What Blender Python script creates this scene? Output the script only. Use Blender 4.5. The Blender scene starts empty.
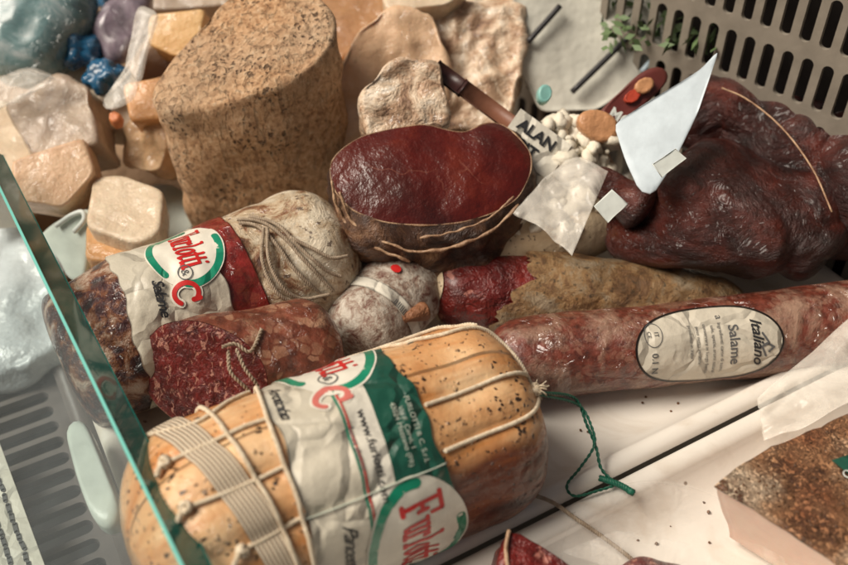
import bpy, bmesh, math, random
from mathutils import Vector, Matrix, noise as mnoise
random.seed(7)
S = bpy.context.scene
V = Vector
rad = math.radians

# ---------------------------------------------------------------- camera
F_PX = 942.0; PITCH = rad(42); DIST = .62
CAM = V((0, -DIST*math.cos(PITCH), DIST*math.sin(PITCH)))
FW = V((0, math.cos(PITCH), -math.sin(PITCH))); RT = V((1, 0, 0)); UP = RT.cross(FW)
cd = bpy.data.cameras.new('camera'); cam = bpy.data.objects.new('camera', cd); S.collection.objects.link(cam)
cam.location = CAM; cam.rotation_euler = (rad(90)-PITCH, 0, 0)
cd.sensor_width = 36; cd.lens = F_PX/848*36; cd.clip_start = .01; cd.clip_end = 100
cd.dof.use_dof = True; cd.dof.focus_distance = .50; cd.dof.aperture_fstop = 5.6
S.camera = cam
# ---------------------------------------------------------------- light
SUN_EL = 52; SUN_AZ = -98       # azimuth from +Y, towards -X = negative
w = bpy.data.worlds.new('World'); S.world = w; w.use_nodes = True
sky = w.node_tree.nodes.new('ShaderNodeTexSky'); sky.sky_type = 'NISHITA'; sky.sun_disc = False
sky.sun_elevation = rad(SUN_EL); sky.sun_rotation = rad(SUN_AZ); sky.dust_density = 6; sky.air_density = 1; sky.ozone_density = .5
bg = w.node_tree.nodes['Background']; bg.inputs[1].default_value = .053
tint = w.node_tree.nodes.new('ShaderNodeMix'); tint.data_type = 'RGBA'; tint.blend_type = 'MULTIPLY'; tint.inputs[0].default_value = 1   # warm tint added to the sky colour to warm the fill
tint.inputs[7].default_value = (1, .88, .70, 1); w.node_tree.links.new(sky.outputs[0], tint.inputs[6]); w.node_tree.links.new(tint.outputs[2], bg.inputs[0])
sd = bpy.data.lights.new('sun', 'SUN'); sun = bpy.data.objects.new('sun', sd); S.collection.objects.link(sun)
sd.energy = 4.0; sd.angle = rad(30); sd.color = (1, .93, .83)
dirv = V((math.sin(rad(SUN_AZ))*math.cos(rad(SUN_EL)), math.cos(rad(SUN_AZ))*math.cos(rad(SUN_EL)), math.sin(rad(SUN_EL))))
sun.rotation_euler = dirv.to_track_quat('Z', 'Y').to_euler()
S.view_settings.view_transform = 'Standard'; S.view_settings.look = 'None'
S.view_settings.exposure = 0.0; S.view_settings.gamma = 1
S.render.engine = 'CYCLES'

# ---------------------------------------------------------------- helpers
def ray(px, py):
    return RT*((px-424)/F_PX) + UP*((282.5-py)/F_PX) + FW
def at(px, py, z=0.0):
    d = ray(px, py); return CAM + d*((z-CAM.z)/d.z)
def onplane(px, py, p, n):
    d = ray(px, py); return CAM + d*((p-CAM).dot(n)/d.dot(n))
def proj(p):
    v = p-CAM; w_ = v.dot(FW); return 424+F_PX*v.dot(RT)/w_, 282.5-F_PX*v.dot(UP)/w_, w_
E1 = V((math.cos(rad(29.2)), math.sin(rad(29.2)), 0)); E2 = V((-E1.y, E1.x, 0)); Z = V((0, 0, 1))

def props(o, label, cat, group=None, kind=None):
    if label: o['label'] = label
    if cat: o['category'] = cat
    if group: o['group'] = group
    if kind: o['kind'] = kind
    return o
def thing(name, label, cat, loc, group=None):
    o = bpy.data.objects.new(name, None); S.collection.objects.link(o); o.location = loc; o.empty_display_size = .02
    return props(o, label, cat, group)
def obj(name, me, m, parent=None, label=None, cat=None, group=None, kind=None, smooth=True, origin=None, mods=()):
    """me: (verts, faces[, uvs per vertex][, attribute dict]) in world coordinates, or a bmesh"""
    if isinstance(me, bmesh.types.BMesh):
        d = bpy.data.meshes.new(name); me.to_mesh(d); me.free()
    else:
        d = bpy.data.meshes.new(name); d.from_pydata([tuple(v) for v in me[0]], [], me[1])
        if len(me) > 2 and me[2]:
            uvl = d.uv_layers.new(name='UVMap')
            for l in d.loops: uvl.data[l.index].uv = me[2][l.vertex_index]
        if len(me) > 3:
            for k, vals in me[3].items():
                a = d.attributes.new(k, 'FLOAT', 'POINT'); a.data.foreach_set('value', vals)
    top = parent
    while top is not None and top.parent: top = top.parent
    if top is not None and top.type == 'EMPTY': org = V(top.location)
    elif origin is not None: org = V(origin)
    elif parent is not None: org = V(top.location)
    else:
        xs = [v.co for v in d.vertices]
        org = V((sum(c.x for c in xs)/len(xs), sum(c.y for c in xs)/len(xs), min(c.z for c in xs)))
    d.transform(Matrix.Translation(-org)); d.update()
    if smooth: d.polygons.foreach_set('use_smooth', [True]*len(d.polygons))
    o = bpy.data.objects.new(name, d); S.collection.objects.link(o)
    if parent is not None: o.parent = parent
    else: o.location = org
    if m: d.materials.append(m)
    for mo in mods:
        md = o.modifiers.new(mo[0], mo[0])
        for k, v in mo[1].items(): setattr(md, k, v)
    return props(o, label, cat, group, kind)

def spline(pts, n):
    pts = [V(p) for p in pts]; P = [pts[0]*2-pts[1]] + pts + [pts[-1]*2-pts[-2]]; out = []
    for i in range(1, len(P)-2):
        a, b, c, d = P[i-1:i+3]
        for k in range(n):
            t = k/n; out.append(.5*((2*b)+(c-a)*t+(2*a-5*b+4*c-d)*t*t+(3*b-a-3*c+d)*t**3))
    out.append(pts[-1]); return out
def tube(path, r, sides=8, rfun=None, closed=False):
    vs, fs, uv = [], [], []; n = len(path); nrm = None; s = 0
    for i, p in enumerate(path):
        t = (path[min(i+1, n-1)]-path[max(i-1, 0)])
        if t.length < 1e-9: t = V((0, 0, 1))
        t.normalize()
        if nrm is None: nrm = t.orthogonal().normalized()
        nrm = (nrm - t*nrm.dot(t)).normalized(); b = t.cross(nrm)
        rr = r*(rfun(i/(n-1)) if rfun else 1)
        if i: s += (path[i]-path[i-1]).length
        for k in range(sides):
            a = 2*math.pi*k/sides; vs.append(p+nrm*(math.cos(a)*rr)+b*(math.sin(a)*rr)); uv.append((s, k/sides*2*math.pi*r))
    for i in range(n-1):
        for k in range(sides):
            k2 = (k+1) % sides; fs.append((i*sides+k, i*sides+k2, (i+1)*sides+k2, (i+1)*sides+k))
    if not closed:
        fs.append(tuple(range(sides))[::-1]); fs.append(tuple((n-1)*sides+k for k in range(sides)))
    return vs, fs, uv
def join(parts):
    vs, fs, uv = [], [], []
    for p in parts:
        o = len(vs); vs += list(p[0]); fs += [tuple(i+o for i in f) for f in p[1]]; uv += list(p[2]) if len(p) > 2 and p[2] else [(0, 0)]*len(p[0])
    return vs, fs, uv
def resample(path, step):
    out = [path[0]]; acc = 0
    for a, b in zip(path, path[1:]):
        L = (b-a).length
        while acc+L >= step and L > 0:
            t = (step-acc)/L; a = a+(b-a)*t; out.append(a.copy()); L = (b-a).length; acc = 0
        acc += L
    return out
def rope(path, r, strands=3, pitch=.004, fuzz=0):
    path = resample(path, pitch/8); n = len(path); nrm = None; ls = [[] for _ in range(strands)]; ps = []
    for i, p in enumerate(path):
        t = (path[min(i+1, n-1)]-path[max(i-1, 0)]).normalized()
        if nrm is None: nrm = t.orthogonal().normalized()
        nrm = (nrm - t*nrm.dot(t)).normalized(); b = t.cross(nrm)
        for k in range(strands):
            a = 2*math.pi*(i/8+k/strands); ls[k].append(p+(nrm*math.cos(a)+b*math.sin(a))*r*.5)
    for l in ls: ps.append(tube(l, r*.56, 6))
    for _ in range(int(fuzz*n)):
        p = random.choice(path); d = V((random.uniform(-1, 1), random.uniform(-1, 1), random.uniform(-.3, 1))).normalized()
        q = p+d*r*random.uniform(1.5, 3.2); ps.append(tube([p, (p+q)/2+V((random.uniform(-1, 1), random.uniform(-1, 1), 0))*r*.3, q], r*.08, 3))
    return join(ps)

class Body:
    """a sausage-like solid: axis spline, radius profile, rounded ends and lumps"""
    def __init__(s, pts, radii, cap0=.02, cap1=.02, n0=2.5, n1=2.5, flat=1.0, lump=.002, lscale=18, seed=0, wr=0, wscale=60, closed_to=0.0):
        s.extra = None; s.c = spline(pts, 24); L = [0]
        for a, b in zip(s.c, s.c[1:]): L.append(L[-1]+(b-a).length)
        s.cum = L; s.L = L[-1]; s.R = radii; s.cap0 = cap0; s.cap1 = cap1; s.n0 = n0; s.n1 = n1
        s.flat = flat; s.lump = lump; s.ls = lscale; s.seed = V((seed*3.7, seed*1.3, seed)); s.wr = wr; s.ws = wscale
    def axis(s, d):
        d = min(max(d, 0), s.L); i = 0
        lo, hi = 0, len(s.cum)-2
        while lo < hi:
            m = (lo+hi+1)//2
            if s.cum[m] <= d: lo = m
            else: hi = m-1
        i = lo; t = (d-s.cum[i])/max(1e-9, s.cum[i+1]-s.cum[i]); p = s.c[i].lerp(s.c[i+1], t)
        j0, j1 = max(0, i-3), min(len(s.c)-1, i+4); T = (s.c[j1]-s.c[j0]).normalized()
        N = (Z-T*Z.dot(T)).normalized(); B = N.cross(T)
        if B.dot(CAM-p) < 0: B = -B
        return p, T, N, B
    def r(s, d):
        t = d/s.L*(len(s.R)-1); i = min(int(max(t, 0)), len(s.R)-2); f = min(max(t-i, 0), 1); f = f*f*(3-2*f)*.5+f*.5
        r = s.R[i]*(1-f)+s.R[i+1]*f
        if s.cap0 and d < s.cap0: r *= max(0, 1-(1-max(d, 0)/s.cap0)**s.n0)**(1/s.n0)
        if s.cap1 and s.L-d < s.cap1: r *= max(0, 1-(1-max(s.L-d, 0)/s.cap1)**s.n1)**(1/s.n1)
        return r
    def P(s, d, v, off=0):
        p, T, N, B = s.axis(d); r = s.r(d); dr = N*math.cos(v)*s.flat+B*math.sin(v)
        if s.extra: r += s.extra(d, v)
        q = p+dr*max(r, 1e-5); sc = min(1, r/.01)
        k = s.lump*mnoise.noise(q*s.ls+s.seed)*sc
        if s.wr: k += s.wr*(abs(mnoise.noise(q*s.ws+s.seed*2))-.25)*2*sc
        return q+dr*(k+off)
    def mesh(s, nu=140, nv=110, d0=0, d1=None, off=0, attr=None):
        d1 = s.L if d1 is None else d1; vs, fs, uv, at_ = [], [], [], []
        for i in range(nu+1):
            t = i/nu; d = d0+(d1-d0)*(t-math.sin(4*math.pi*t)*.0 if not (s.cap0 or s.cap1) else .5-.5*math.cos(math.pi*t))
            for j in range(nv):
                v = 2*math.pi*j/nv; vs.append(s.P(d, v, off)); uv.append((d, v*.045))
                if attr: at_.append(attr(d, v, vs[-1]))
        for i in range(nu):
            for j in range(nv):
                j2 = (j+1) % nv; fs.append((i*nv+j, i*nv+j2, (i+1)*nv+j2, (i+1)*nv+j))
        for base, rev in ((0, True), (nu*nv, False)):
            c = sum((vs[base+j] for j in range(nv)), V((0, 0, 0)))/nv; vs.append(c); uv.append((0, 0))
            if attr: at_.append(0)
            k = len(vs)-1
            for j in range(nv):
                f = (k, base+j, base+(j+1) % nv); fs.append(f if not rev else f[::-1])
        return (vs, fs, uv, {'mask': at_}) if attr else (vs, fs, uv)
    def uv(s, px, py):
        best = None
        for i in range(121):
            d = s.L*i/120
            for j in range(121):
                v = -2.2+5.0*j/120; p = s.P(d, v); x, y, w_ = proj(p); e = (x-px)**2+(y-py)**2
                q = s.axis(d)[0]
                if (p-q).dot(CAM-p) < -.0002: continue
                if best is None or e < best[0]: best = (e, d, v)
        e, d, v = best; hd, hv = s.L/120, 5/120
        for _ in range(14):
            for dd in (-hd, 0, hd):
                for dv in (-hv, 0, hv):
                    x, y, _w = proj(s.P(d+dd, v+dv)); ee = (x-px)**2+(y-py)**2
                    if ee < e: e, bd, bv = ee, d+dd, v+dv; best = (ee, bd, bv)
            d, v = best[1], best[2]; hd *= .6; hv *= .6
        return d, v
    def patch(s, fd, nd=60, nv=90, off=.0006, crinkle=0, cs=90, thick=.00025):
        """fd(a,b)->(d,v) for a,b in 0..1; a thin wrapped sheet"""
        vs, fs, uv = [], [], []
        for lay in (0, 1):
            for i in range(nd+1):
                for j in range(nv+1):
                    d, v = fd(i/nd, j/nv); p = s.P(d, v)
                    k = crinkle*max(0, mnoise.noise(p*cs+s.seed)+.35*mnoise.noise(p*cs*2.7)) if crinkle else 0
                    vs.append(s.P(d, v, off+k-lay*thick)); uv.append((d, v*.045))
        W = nv+1; M = (nd+1)*W
        for i in range(nd):
            for j in range(nv):
                a = i*W+j; fs.append((a, a+1, a+W+1, a+W)); fs.append((M+a, M+a+W, M+a+W+1, M+a+1))
        for i in range(nd):
            for j in (0, nv):
                a = i*W+j; b = a+W; fs.append((a, b, M+b, M+a))
        for j in range(nv):
            for i in (0, nd):
                a = i*W+j; b = a+1; fs.append((a, b, M+b, M+a))
        return vs, fs, uv

# ---------------------------------------------------------------- flat artwork wrapped on bodies
def stroke2d(pl, wd, seg=.0012):
    """polyline -> strip quads + round caps, in 2D (x, y)"""
    pts = [V((p[0], p[1], 0)) for p in pl]; out = [pts[0]]
    for a, b in zip(pts, pts[1:]):
        n = max(1, int((b-a).length/seg))
        for k in range(1, n+1): out.append(a.lerp(b, k/n))
    vs, fs = [], []; n = len(out)
    for i, p in enumerate(out):
        t = out[min(i+1, n-1)]-out[max(i-1, 0)]; t = t.normalized() if t.length > 0 else V((1, 0, 0)); q = V((-t.y, t.x, 0))*wd/2
        vs += [p-q, p+q]
    for i in range(n-1): fs.append((2*i, 2*i+2, 2*i+3, 2*i+1))
    for c in [out[0], out[-1]]+[V((p[0], p[1], 0)) for p in pl[1:-1]]:
        b = len(vs); vs.append(c); m = 10
        for k in range(m): vs.append(c+V((math.cos(2*math.pi*k/m), math.sin(2*math.pi*k/m), 0))*wd/2)
        for k in range(m): fs.append((b, b+1+k, b+1+(k+1) % m))
    return vs, fs
def strokes2d(pls, wd):
    return join([(*stroke2d(p, wd), None) for p in pls])[:2]
def arc(cx, cy, rx, ry, a0, a1, n=24):
    return [(cx+rx*math.cos(rad(a0+(a1-a0)*i/n)), cy+ry*math.sin(rad(a0+(a1-a0)*i/n))) for i in range(n+1)]
def ellipse2d(rx, ry, rings=10, n=64):
    vs = [V((0, 0, 0))]; fs = []
    for i in range(1, rings+1):
        for k in range(n): a = 2*math.pi*k/n; vs.append(V((rx*i/rings*math.cos(a), ry*i/rings*math.sin(a), 0)))
    for k in range(n): fs.append((0, 1+k, 1+(k+1) % n))
    for i in range(rings-1):
        for k in range(n): a, b = 1+i*n+k, 1+i*n+(k+1) % n; fs.append((a, a+n, b+n, b))
    return vs, fs
_tc = {}
def text2d(txt, size, shear=0, bold=0, sp=1.0, align='LEFT', fine=.0015):
    cu = bpy.data.curves.new('t', 'FONT'); cu.body = txt; cu.size = size; cu.shear = shear; cu.offset = bold*size; cu.space_character = sp
    cu.align_x = align; cu.resolution_u = 3; cu.fill_mode = 'FRONT'
    o = bpy.data.objects.new('t', cu); S.collection.objects.link(o)
    dg = bpy.context.evaluated_depsgraph_get(); dg.update(); me = bpy.data.meshes.new_from_object(o.evaluated_get(dg))
    bpy.data.objects.remove(o); bm = bmesh.new(); bm.from_mesh(me); bpy.data.meshes.remove(me)
    bmesh.ops.triangulate(bm, faces=bm.faces)
    for _ in range(3):
        es = [e for e in bm.edges if e.calc_length() > fine]
        if not es: break
        bmesh.ops.subdivide_edges(bm, edges=es, cuts=1); bmesh.ops.triangulate(bm, faces=bm.faces)
    vs = [v.co.copy() for v in bm.verts]; fs = [tuple(v.index for v in f.verts) for f in bm.faces]; bm.free()
    return vs, fs
def xf(art, dx=0, dy=0, rot=0, sx=1, sy=1):
    c, s_ = math.cos(rad(rot)), math.sin(rad(rot))
    return [V((dx+(v.x*sx*c-v.y*sy*s_), dy+(v.x*sx*s_+v.y*sy*c), 0)) for v in art[0]], art[1]
def jo(*arts): return join([(a[0], a[1], None) for a in arts])[:2]
def wrap(body, art, d0, v0, off, rr, rot=0, thick=0):
    """art x -> around the body (v grows towards the viewer), art y -> along the axis"""
    c, s_ = math.cos(rad(rot)), math.sin(rad(rot)); vs = []
    for p in art[0]:
        x = p.x*c-p.y*s_; y = p.x*s_+p.y*c; vs.append(body.P(d0+y, v0+x/rr, off))
    return vs, art[1]
def flatmap(art, o, X, Y, off=0):
    n = X.cross(Y); return [o+X*p.x+Y*p.y+n*off for p in art[0]], art[1]

# letters of the red logo as slab-serif strokes, unit = cap height
LG = {
 'F': (.90, [[(.18, 0), (.18, 1)], [(0, 0), (.38, 0)], [(0, 1), (.78, 1)], [(.78, 1), (.78, .74)], [(.18, .52), (.52, .52)], [(.52, .64), (.52, .40)]]),
 'u': (.68, [[(.02, .6), (.14, .6), (.14, .16), (.22, .02), (.36, .02), (.46, .16)], [(.34, .6), (.46, .6), (.46, 0), (.56, 0)]]),
 'r': (.60, [[(.02, .6), (.14, .6), (.14, 0)], [(.02, 0), (.28, 0)], [(.14, .42), (.24, .58), (.38, .6), (.42, .5)]]),
 'l': (.44, [[(.02, .95), (.14, .95), (.14, 0)], [(.02, 0), (.26, 0)]]),
 'o': (.58, [arc(.26, .3, .20, .29, 0, 360, 16)]),
 't': (.47, [[(.16, .85), (.16, .12), (.24, 0), (.36, .06)], [(.02, .6), (.34, .6)]]),
 'i': (.38, [[(.02, .6), (.14, .6), (.14, 0)], [(.02, 0), (.26, 0)], [(.14, .84), (.14, .86)]]),
}
def logo_word(h, wd, squeeze=1.0):
    x = 0; pls = []
    for ch in 'Furlotti':
        adv, st = LG[ch]
        for p in st: pls.append([((x+q[0]*squeeze)*h, q[1]*h) for q in p])
        x += (adv-.04)*squeeze
    return strokes2d(pls, wd*h), x*h
def sheetgrid(pts_fn, nx, ny):
    vs, fs, uv = [], [], []
    for i in range(nx+1):
        for j in range(ny+1): vs.append(pts_fn(i/nx, j/ny)); uv.append((i/nx, j/ny))
    for i in range(nx):
        for j in range(ny): a = i*(ny+1)+j; fs.append((a, a+1, a+ny+2, a+ny+1))
    return vs, fs, uv
def prism(outline, pt, n, depth, dirv=None, rings=10, taper=0, lump=.002, ls=30, seed=0, bev=.004, sub=8, capr=6, holes=None):
    """closed solid: the outline (pixels on the plane pt,n) extruded by depth along -n, rounded rims, lumpy faces"""
    P0 = [onplane(x, y, pt, n) for x, y in outline]; m = len(P0); out = []
    for i in range(m):
        a, b = P0[i], P0[(i+1) % m]
        k = max(1, int((b-a).length/.004))
        for q in range(k): out.append(a.lerp(b, q/k))
    for _ in range(sub): out = [(out[i-1]+out[i]*2+out[(i+1) % len(out)])/4 for i in range(len(out))]
    c = sum(out, V((0, 0, 0)))/len(out); R = sum((p-c).length for p in out)/len(out); dn = dirv if dirv is not None else -n
    prof = [(i/capr*(1-bev/R), 0) for i in range(capr+1)] + [(1-bev/R*(1-math.sin(a)), bev*(1-math.cos(a))) for a in (rad(30), rad(60), rad(90))]
    prof += [(1+taper*(i/rings), bev+(depth-2*bev)*i/rings) for i in range(1, rings+1)]
    prof += [((1+taper)*(1-bev/R*(1-math.cos(a))), depth-bev+bev*math.sin(a)) for a in (rad(45), rad(90))] + [((1+taper)*.5, depth), (0, depth)]
    vs, fs, uv = [], [], []; M = len(out); sd_ = V((seed*2.3, seed, seed*.7))
    for s_, z in prof:
        for p in out:
            q = c+(p-c)*s_+dn*z; nn = mnoise.noise(q*ls+sd_)+.5*mnoise.noise(q*ls*2.2+sd_)
            rd = (p-c).normalized() if 0 < z < depth-1e-6 else n*(1 if z <= 0 else -1)
            vs.append(q+rd*lump*nn); uv.append(((q-c).dot(RT), z))
    for i in range(len(prof)-1):
        for k in range(M): k2 = (k+1) % M; fs.append((i*M+k, (i+1)*M+k, (i+1)*M+k2, i*M+k2))
    return vs, fs, uv

# ---------------------------------------------------------------- materials
class NT:
    def __init__(s, m):
        s.t = m.node_tree; s.b = s.t.nodes['Principled BSDF']; s.out = s.t.nodes['Material Output']; s._tc = None
    def n(s, ty, **kw):
        x = s.t.nodes.new('ShaderNode'+ty)
        for k, v in kw.items(): setattr(x, k, v)
        return x
    def L(s, a, b): s.t.links.new(a, b)
    def setin(s, node, key, val):
        if hasattr(val, 'is_linked') or isinstance(val, bpy.types.NodeSocket): s.L(val, node.inputs[key])
        elif isinstance(val, (tuple, list)) and len(val) == 3 and node.inputs[key].type == 'RGBA': node.inputs[key].default_value = (*val, 1)
        else: node.inputs[key].default_value = val
    def obj(s):
        if not s._tc: s._tc = s.n('TexCoord')
        return s._tc.outputs['Object']
    def uv(s):
        if not s._tc: s._tc = s.n('TexCoord')
        return s._tc.outputs['UV']
    def map(s, vec, scale=(1, 1, 1), rot=(0, 0, 0), loc=(0, 0, 0)):
        x = s.n('Mapping'); s.L(vec, x.inputs[0]); x.inputs['Scale'].default_value = scale; x.inputs['Rotation'].default_value = rot; x.inputs['Location'].default_value = loc; return x.outputs[0]
    def noise(s, scale, detail=3, rough=.55, dist=0, vec=None, col=False):
        x = s.n('TexNoise'); s.L(vec or s.obj(), x.inputs['Vector']); x.inputs['Scale'].default_value = scale; x.inputs['Detail'].default_value = detail
        x.inputs['Roughness'].default_value = rough; x.inputs['Distortion'].default_value = dist; return x.outputs['Color' if col else 'Fac']
    def vor(s, scale, vec=None, feature='F1', out='Distance', rnd=1):
        x = s.n('TexVoronoi', feature=feature); s.L(vec or s.obj(), x.inputs['Vector']); x.inputs['Scale'].default_value = scale; x.inputs['Randomness'].default_value = rnd; return x.outputs[out]
    def ramp(s, fac, stops, mode='LINEAR'):
        x = s.n('ValToRGB'); s.L(fac, x.inputs[0]); e = x.color_ramp.elements; x.color_ramp.interpolation = mode
        while len(e) < len(stops): e.new(.5)
        for el, (p, c) in zip(e, stops): el.position = p; el.color = (*c, 1) if isinstance(c, (tuple, list)) else (c, c, c, 1)
        return x.outputs[0]
    def mix(s, fac, a, b, mode='MIX'):
        x = s.n('Mix', data_type='RGBA', blend_type=mode); s.setin(x, 0, fac); s.setin(x, 6, a); s.setin(x, 7, b); return x.outputs[2]
    def math(s, op, a, b=0.0, clamp=False):
        x = s.n('Math', operation=op, use_clamp=clamp); s.setin(x, 0, a); s.setin(x, 1, b); return x.outputs[0]
    def attr(s, name): x = s.n('Attribute', attribute_name=name); return x.outputs['Fac']
    def bump(s, h, dist=.001, strength=1, nrm=None):
        x = s.n('Bump'); s.L(h, x.inputs['Height']); x.inputs['Distance'].default_value = dist; x.inputs['Strength'].default_value = strength
        if nrm is not None: s.L(nrm, x.inputs['Normal'])
        return x.outputs[0]
    def set(s, **kw):
        for k, v in kw.items(): s.setin(s.b, k.replace('_', ' '), v)
    def warp(s, vec, scale, amt):
        c = s.noise(scale, 2, vec=vec, col=True); x = s.n('VectorMath', operation='SUBTRACT'); s.L(c, x.inputs[0]); x.inputs[1].default_value = (.5, .5, .5)
        y = s.n('VectorMath', operation='SCALE'); s.L(x.outputs[0], y.inputs[0]); y.inputs['Scale'].default_value = amt
        z = s.n('VectorMath', operation='ADD'); s.L(vec, z.inputs[0]); s.L(y.outputs[0], z.inputs[1]); return z.outputs[0]
MATS = {}
def mat(name):
    def deco(fn):
        m = bpy.data.materials.new(name); m.use_nodes = True; nt = NT(m); fn(nt); MATS[name] = m; return m
    return deco
def film_coat(n, scale=45, dist=.0016, rough=.12, weight=.8, aniso=(1, 1, 1)):
    """clear plastic film: a wrinkled clear coat over whatever is below"""
    v = n.map(n.warp(n.obj(), 25, .03), aniso); h = n.vor(scale, v, 'DISTANCE_TO_EDGE'); h = n.ramp(h, [(0, 0.0), (.25, 1.0)])
    h2 = n.noise(scale*2.2, 3, .6, 1.2, vec=v); hh = n.math('ADD', h, n.math('MULTIPLY', h2, 1.6))
    n.set(Coat_Weight=weight, Coat_Roughness=rough, Coat_IOR=1.5, Coat_Normal=n.bump(hh, dist))

@mat('pancetta_skin')
def _(n):
    base = n.ramp(n.noise(22, 4), [(.3, (.46, .18, .05)), (.45, (.66, .36, .16)), (.6, (.77, .51, .28)), (.8, (.82, .62, .40))])
    streak = n.noise(14, 3, .6, vec=n.map(n.uv(), (.6, 4.5, 1)))
    base = n.mix(n.ramp(streak, [(.50, 0.0), (.66, .85)]), base, (.55, .20, .04))
    br = n.math('MULTIPLY', n.attr('mask'), n.ramp(n.noise(60, 4), [(.25, .86), (.5, 1.0)]))
    lean = n.ramp(n.noise(70, 5, .6, .6, vec=n.map(n.uv(), (.35, 1.6, 1))), [(.36, (.045, .009, .003)), (.55, (.13, .026, .006)), (.80, (.30, .085, .015))])
    base = n.mix(br, base, lean)
    wv = n.map(n.warp(n.obj(), 220, .006), (.7, 1, 1))
    cell = n.n('TexVoronoi'); n.L(wv, cell.inputs['Vector']); cell.inputs['Scale'].default_value = 400
    sel = n.ramp(n.math('MULTIPLY', n.n('SeparateColor').outputs[0], 1), [(0, 0.0), (1, 1.0)])
    sc = n.n('SeparateColor'); n.L(cell.outputs['Color'], sc.inputs[0])
    on = n.math('GREATER_THAN', sc.outputs[0], .62)
    big = n.ramp(n.noise(75, 3), [(.50, 0.0), (.57, 1.0)])
    sp = n.math('MULTIPLY', n.math('MULTIPLY', n.ramp(cell.outputs['Distance'], [(.30, 1.0), (.46, 0.0)]), on), big)
    fine = n.n('TexVoronoi'); n.L(n.warp(n.obj(), 300, .004), fine.inputs['Vector']); fine.inputs['Scale'].default_value = 480
    s2 = n.n('SeparateColor'); n.L(fine.outputs['Color'], s2.inputs[0])
    sp2 = n.math('MULTIPLY', n.ramp(fine.outputs['Distance'], [(.18, 1.0), (.32, 0.0)]), n.math('GREATER_THAN', s2.outputs[0], .87))
    spk = n.math('MAXIMUM', sp, n.math('MULTIPLY', sp2, .8))
    col = n.mix(spk, base, (.035, .017, .007))
    h = n.math('ADD', n.noise(120, 4, .6), n.math('MULTIPLY', spk, 1.1))
    h = n.math('ADD', h, n.math('MULTIPLY', n.noise(22, 3, .5, .5, vec=n.map(n.uv(), (.5, 3, 1))), 2.2))
    n.set(Base_Color=col, Roughness=n.ramp(n.noise(35, 3), [(.3, .32), (.7, .58)]), Normal=n.bump(h, .0011), Subsurface_Weight=.12, Subsurface_Scale=.01)
    n.b.inputs['Subsurface Radius'].default_value = (1, .4, .2)
    film_coat(n, 60, .0011, .10, .45)

def salami(n, meat, fat, mould, mould_amt, scale=150, film=.8, rough=.45, fatlo=.55, stretch=(1, 1, 1)):
    v = n.map(n.warp(n.obj(), 90, .008), stretch)
    c = n.vor(scale, v, out='Color'); sc = n.n('SeparateColor'); n.L(c, sc.inputs[0])
    d = n.vor(scale, v, 'DISTANCE_TO_EDGE')
    fm = n.math('MULTIPLY', n.math('GREATER_THAN', sc.outputs[0], fatlo), n.ramp(d, [(.02, 0.0), (.12, 1.0)]))
    mv = n.ramp(n.noise(scale*.9, 4), [(.3, tuple(x*.45 for x in meat)), (.5, meat), (.75, tuple(min(1, x*1.7+.01) for x in meat))])
    fv = n.mix(n.noise(scale*2, 2), fat, tuple(x*.6 for x in fat))
    base = n.mix(n.math('MULTIPLY', fm, n.ramp(n.noise(scale*.5, 3), [(.35, .1), (.6, .9)])), mv, fv)
    mm = n.ramp(n.noise(38, 6, .68, .3), [(max(0, 1-mould_amt-.38), 0.0), (1-mould_amt-.22, 1.0)])
    mc = n.mix(n.noise(260, 3), mould, tuple(x*.62 for x in mould))
    col = n.mix(mm, base, mc)
    h = n.math('ADD', n.noise(170, 5, .65), n.math('MULTIPLY', mm, .5))
    n.set(Base_Color=col, Roughness=rough, Normal=n.bump(h, .0011))
    if film: film_coat(n, 55, .0018, .10, film)
@mat('salami_film')
def _(n): salami(n, (.15, .036, .016), (.44, .22, .13), (.42, .26, .16), .10, 160, .6)
@mat('labelled_salami')
def _(n):
    c = n.ramp(n.noise(42, 6, .68, .7), [(.34, (.08, .025, .012)), (.42, (.24, .11, .05)), (.48, (.48, .36, .23)), (.58, (.66, .57, .43)), (.8, (.74, .66, .52))])
    c = n.mix(n.ramp(n.noise(210, 3, .6), [(.62, 0.0), (.68, .85)]), c, (.07, .035, .02))
    n.set(Base_Color=c, Roughness=.55, Normal=n.bump(n.noise(60, 6, .7, .8), .0035)); film_coat(n, 45, .003, .14, .55)
@mat('labelled_salami_foot')
def _(n):
    c = n.ramp(n.noise(75, 4, .6, .4), [(.34, (.012, .004, .005)), (.46, (.06, .012, .012)), (.53, (.22, .075, .025)), (.60, (.45, .30, .21)), (.75, (.62, .52, .42))])
    n.set(Base_Color=c, Roughness=.45, Normal=n.bump(n.noise(130, 5, .7, .6), .004)); film_coat(n, 55, .003, .12, .8)
@mat('red_salami_skin')
def _(n): salami(n, (.20, .010, .006), (.30, .05, .025), (.5, .3, .2), .02, 150, .9)
@mat('long_salami')
def _(n):
    salami(n, (.12, .024, .012), (.27, .105, .065), (.38, .23, .16), .15, 230, 1.0, stretch=(1, 1, 1), fatlo=.70)
    film_coat(n, 34, .004, .10, .75, (.6, 1, 1))
@mat('mould_salami')
def _(n):
    c = n.ramp(n.noise(150, 5, .7, .6), [(.34, (.14, .05, .035)), (.46, (.30, .22, .17)), (.56, (.48, .42, .35)), (.75, (.66, .62, .54))])
    n.set(Base_Color=c, Roughness=.65, Normal=n.bump(n.noise(200, 5, .7), .0015))
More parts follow.
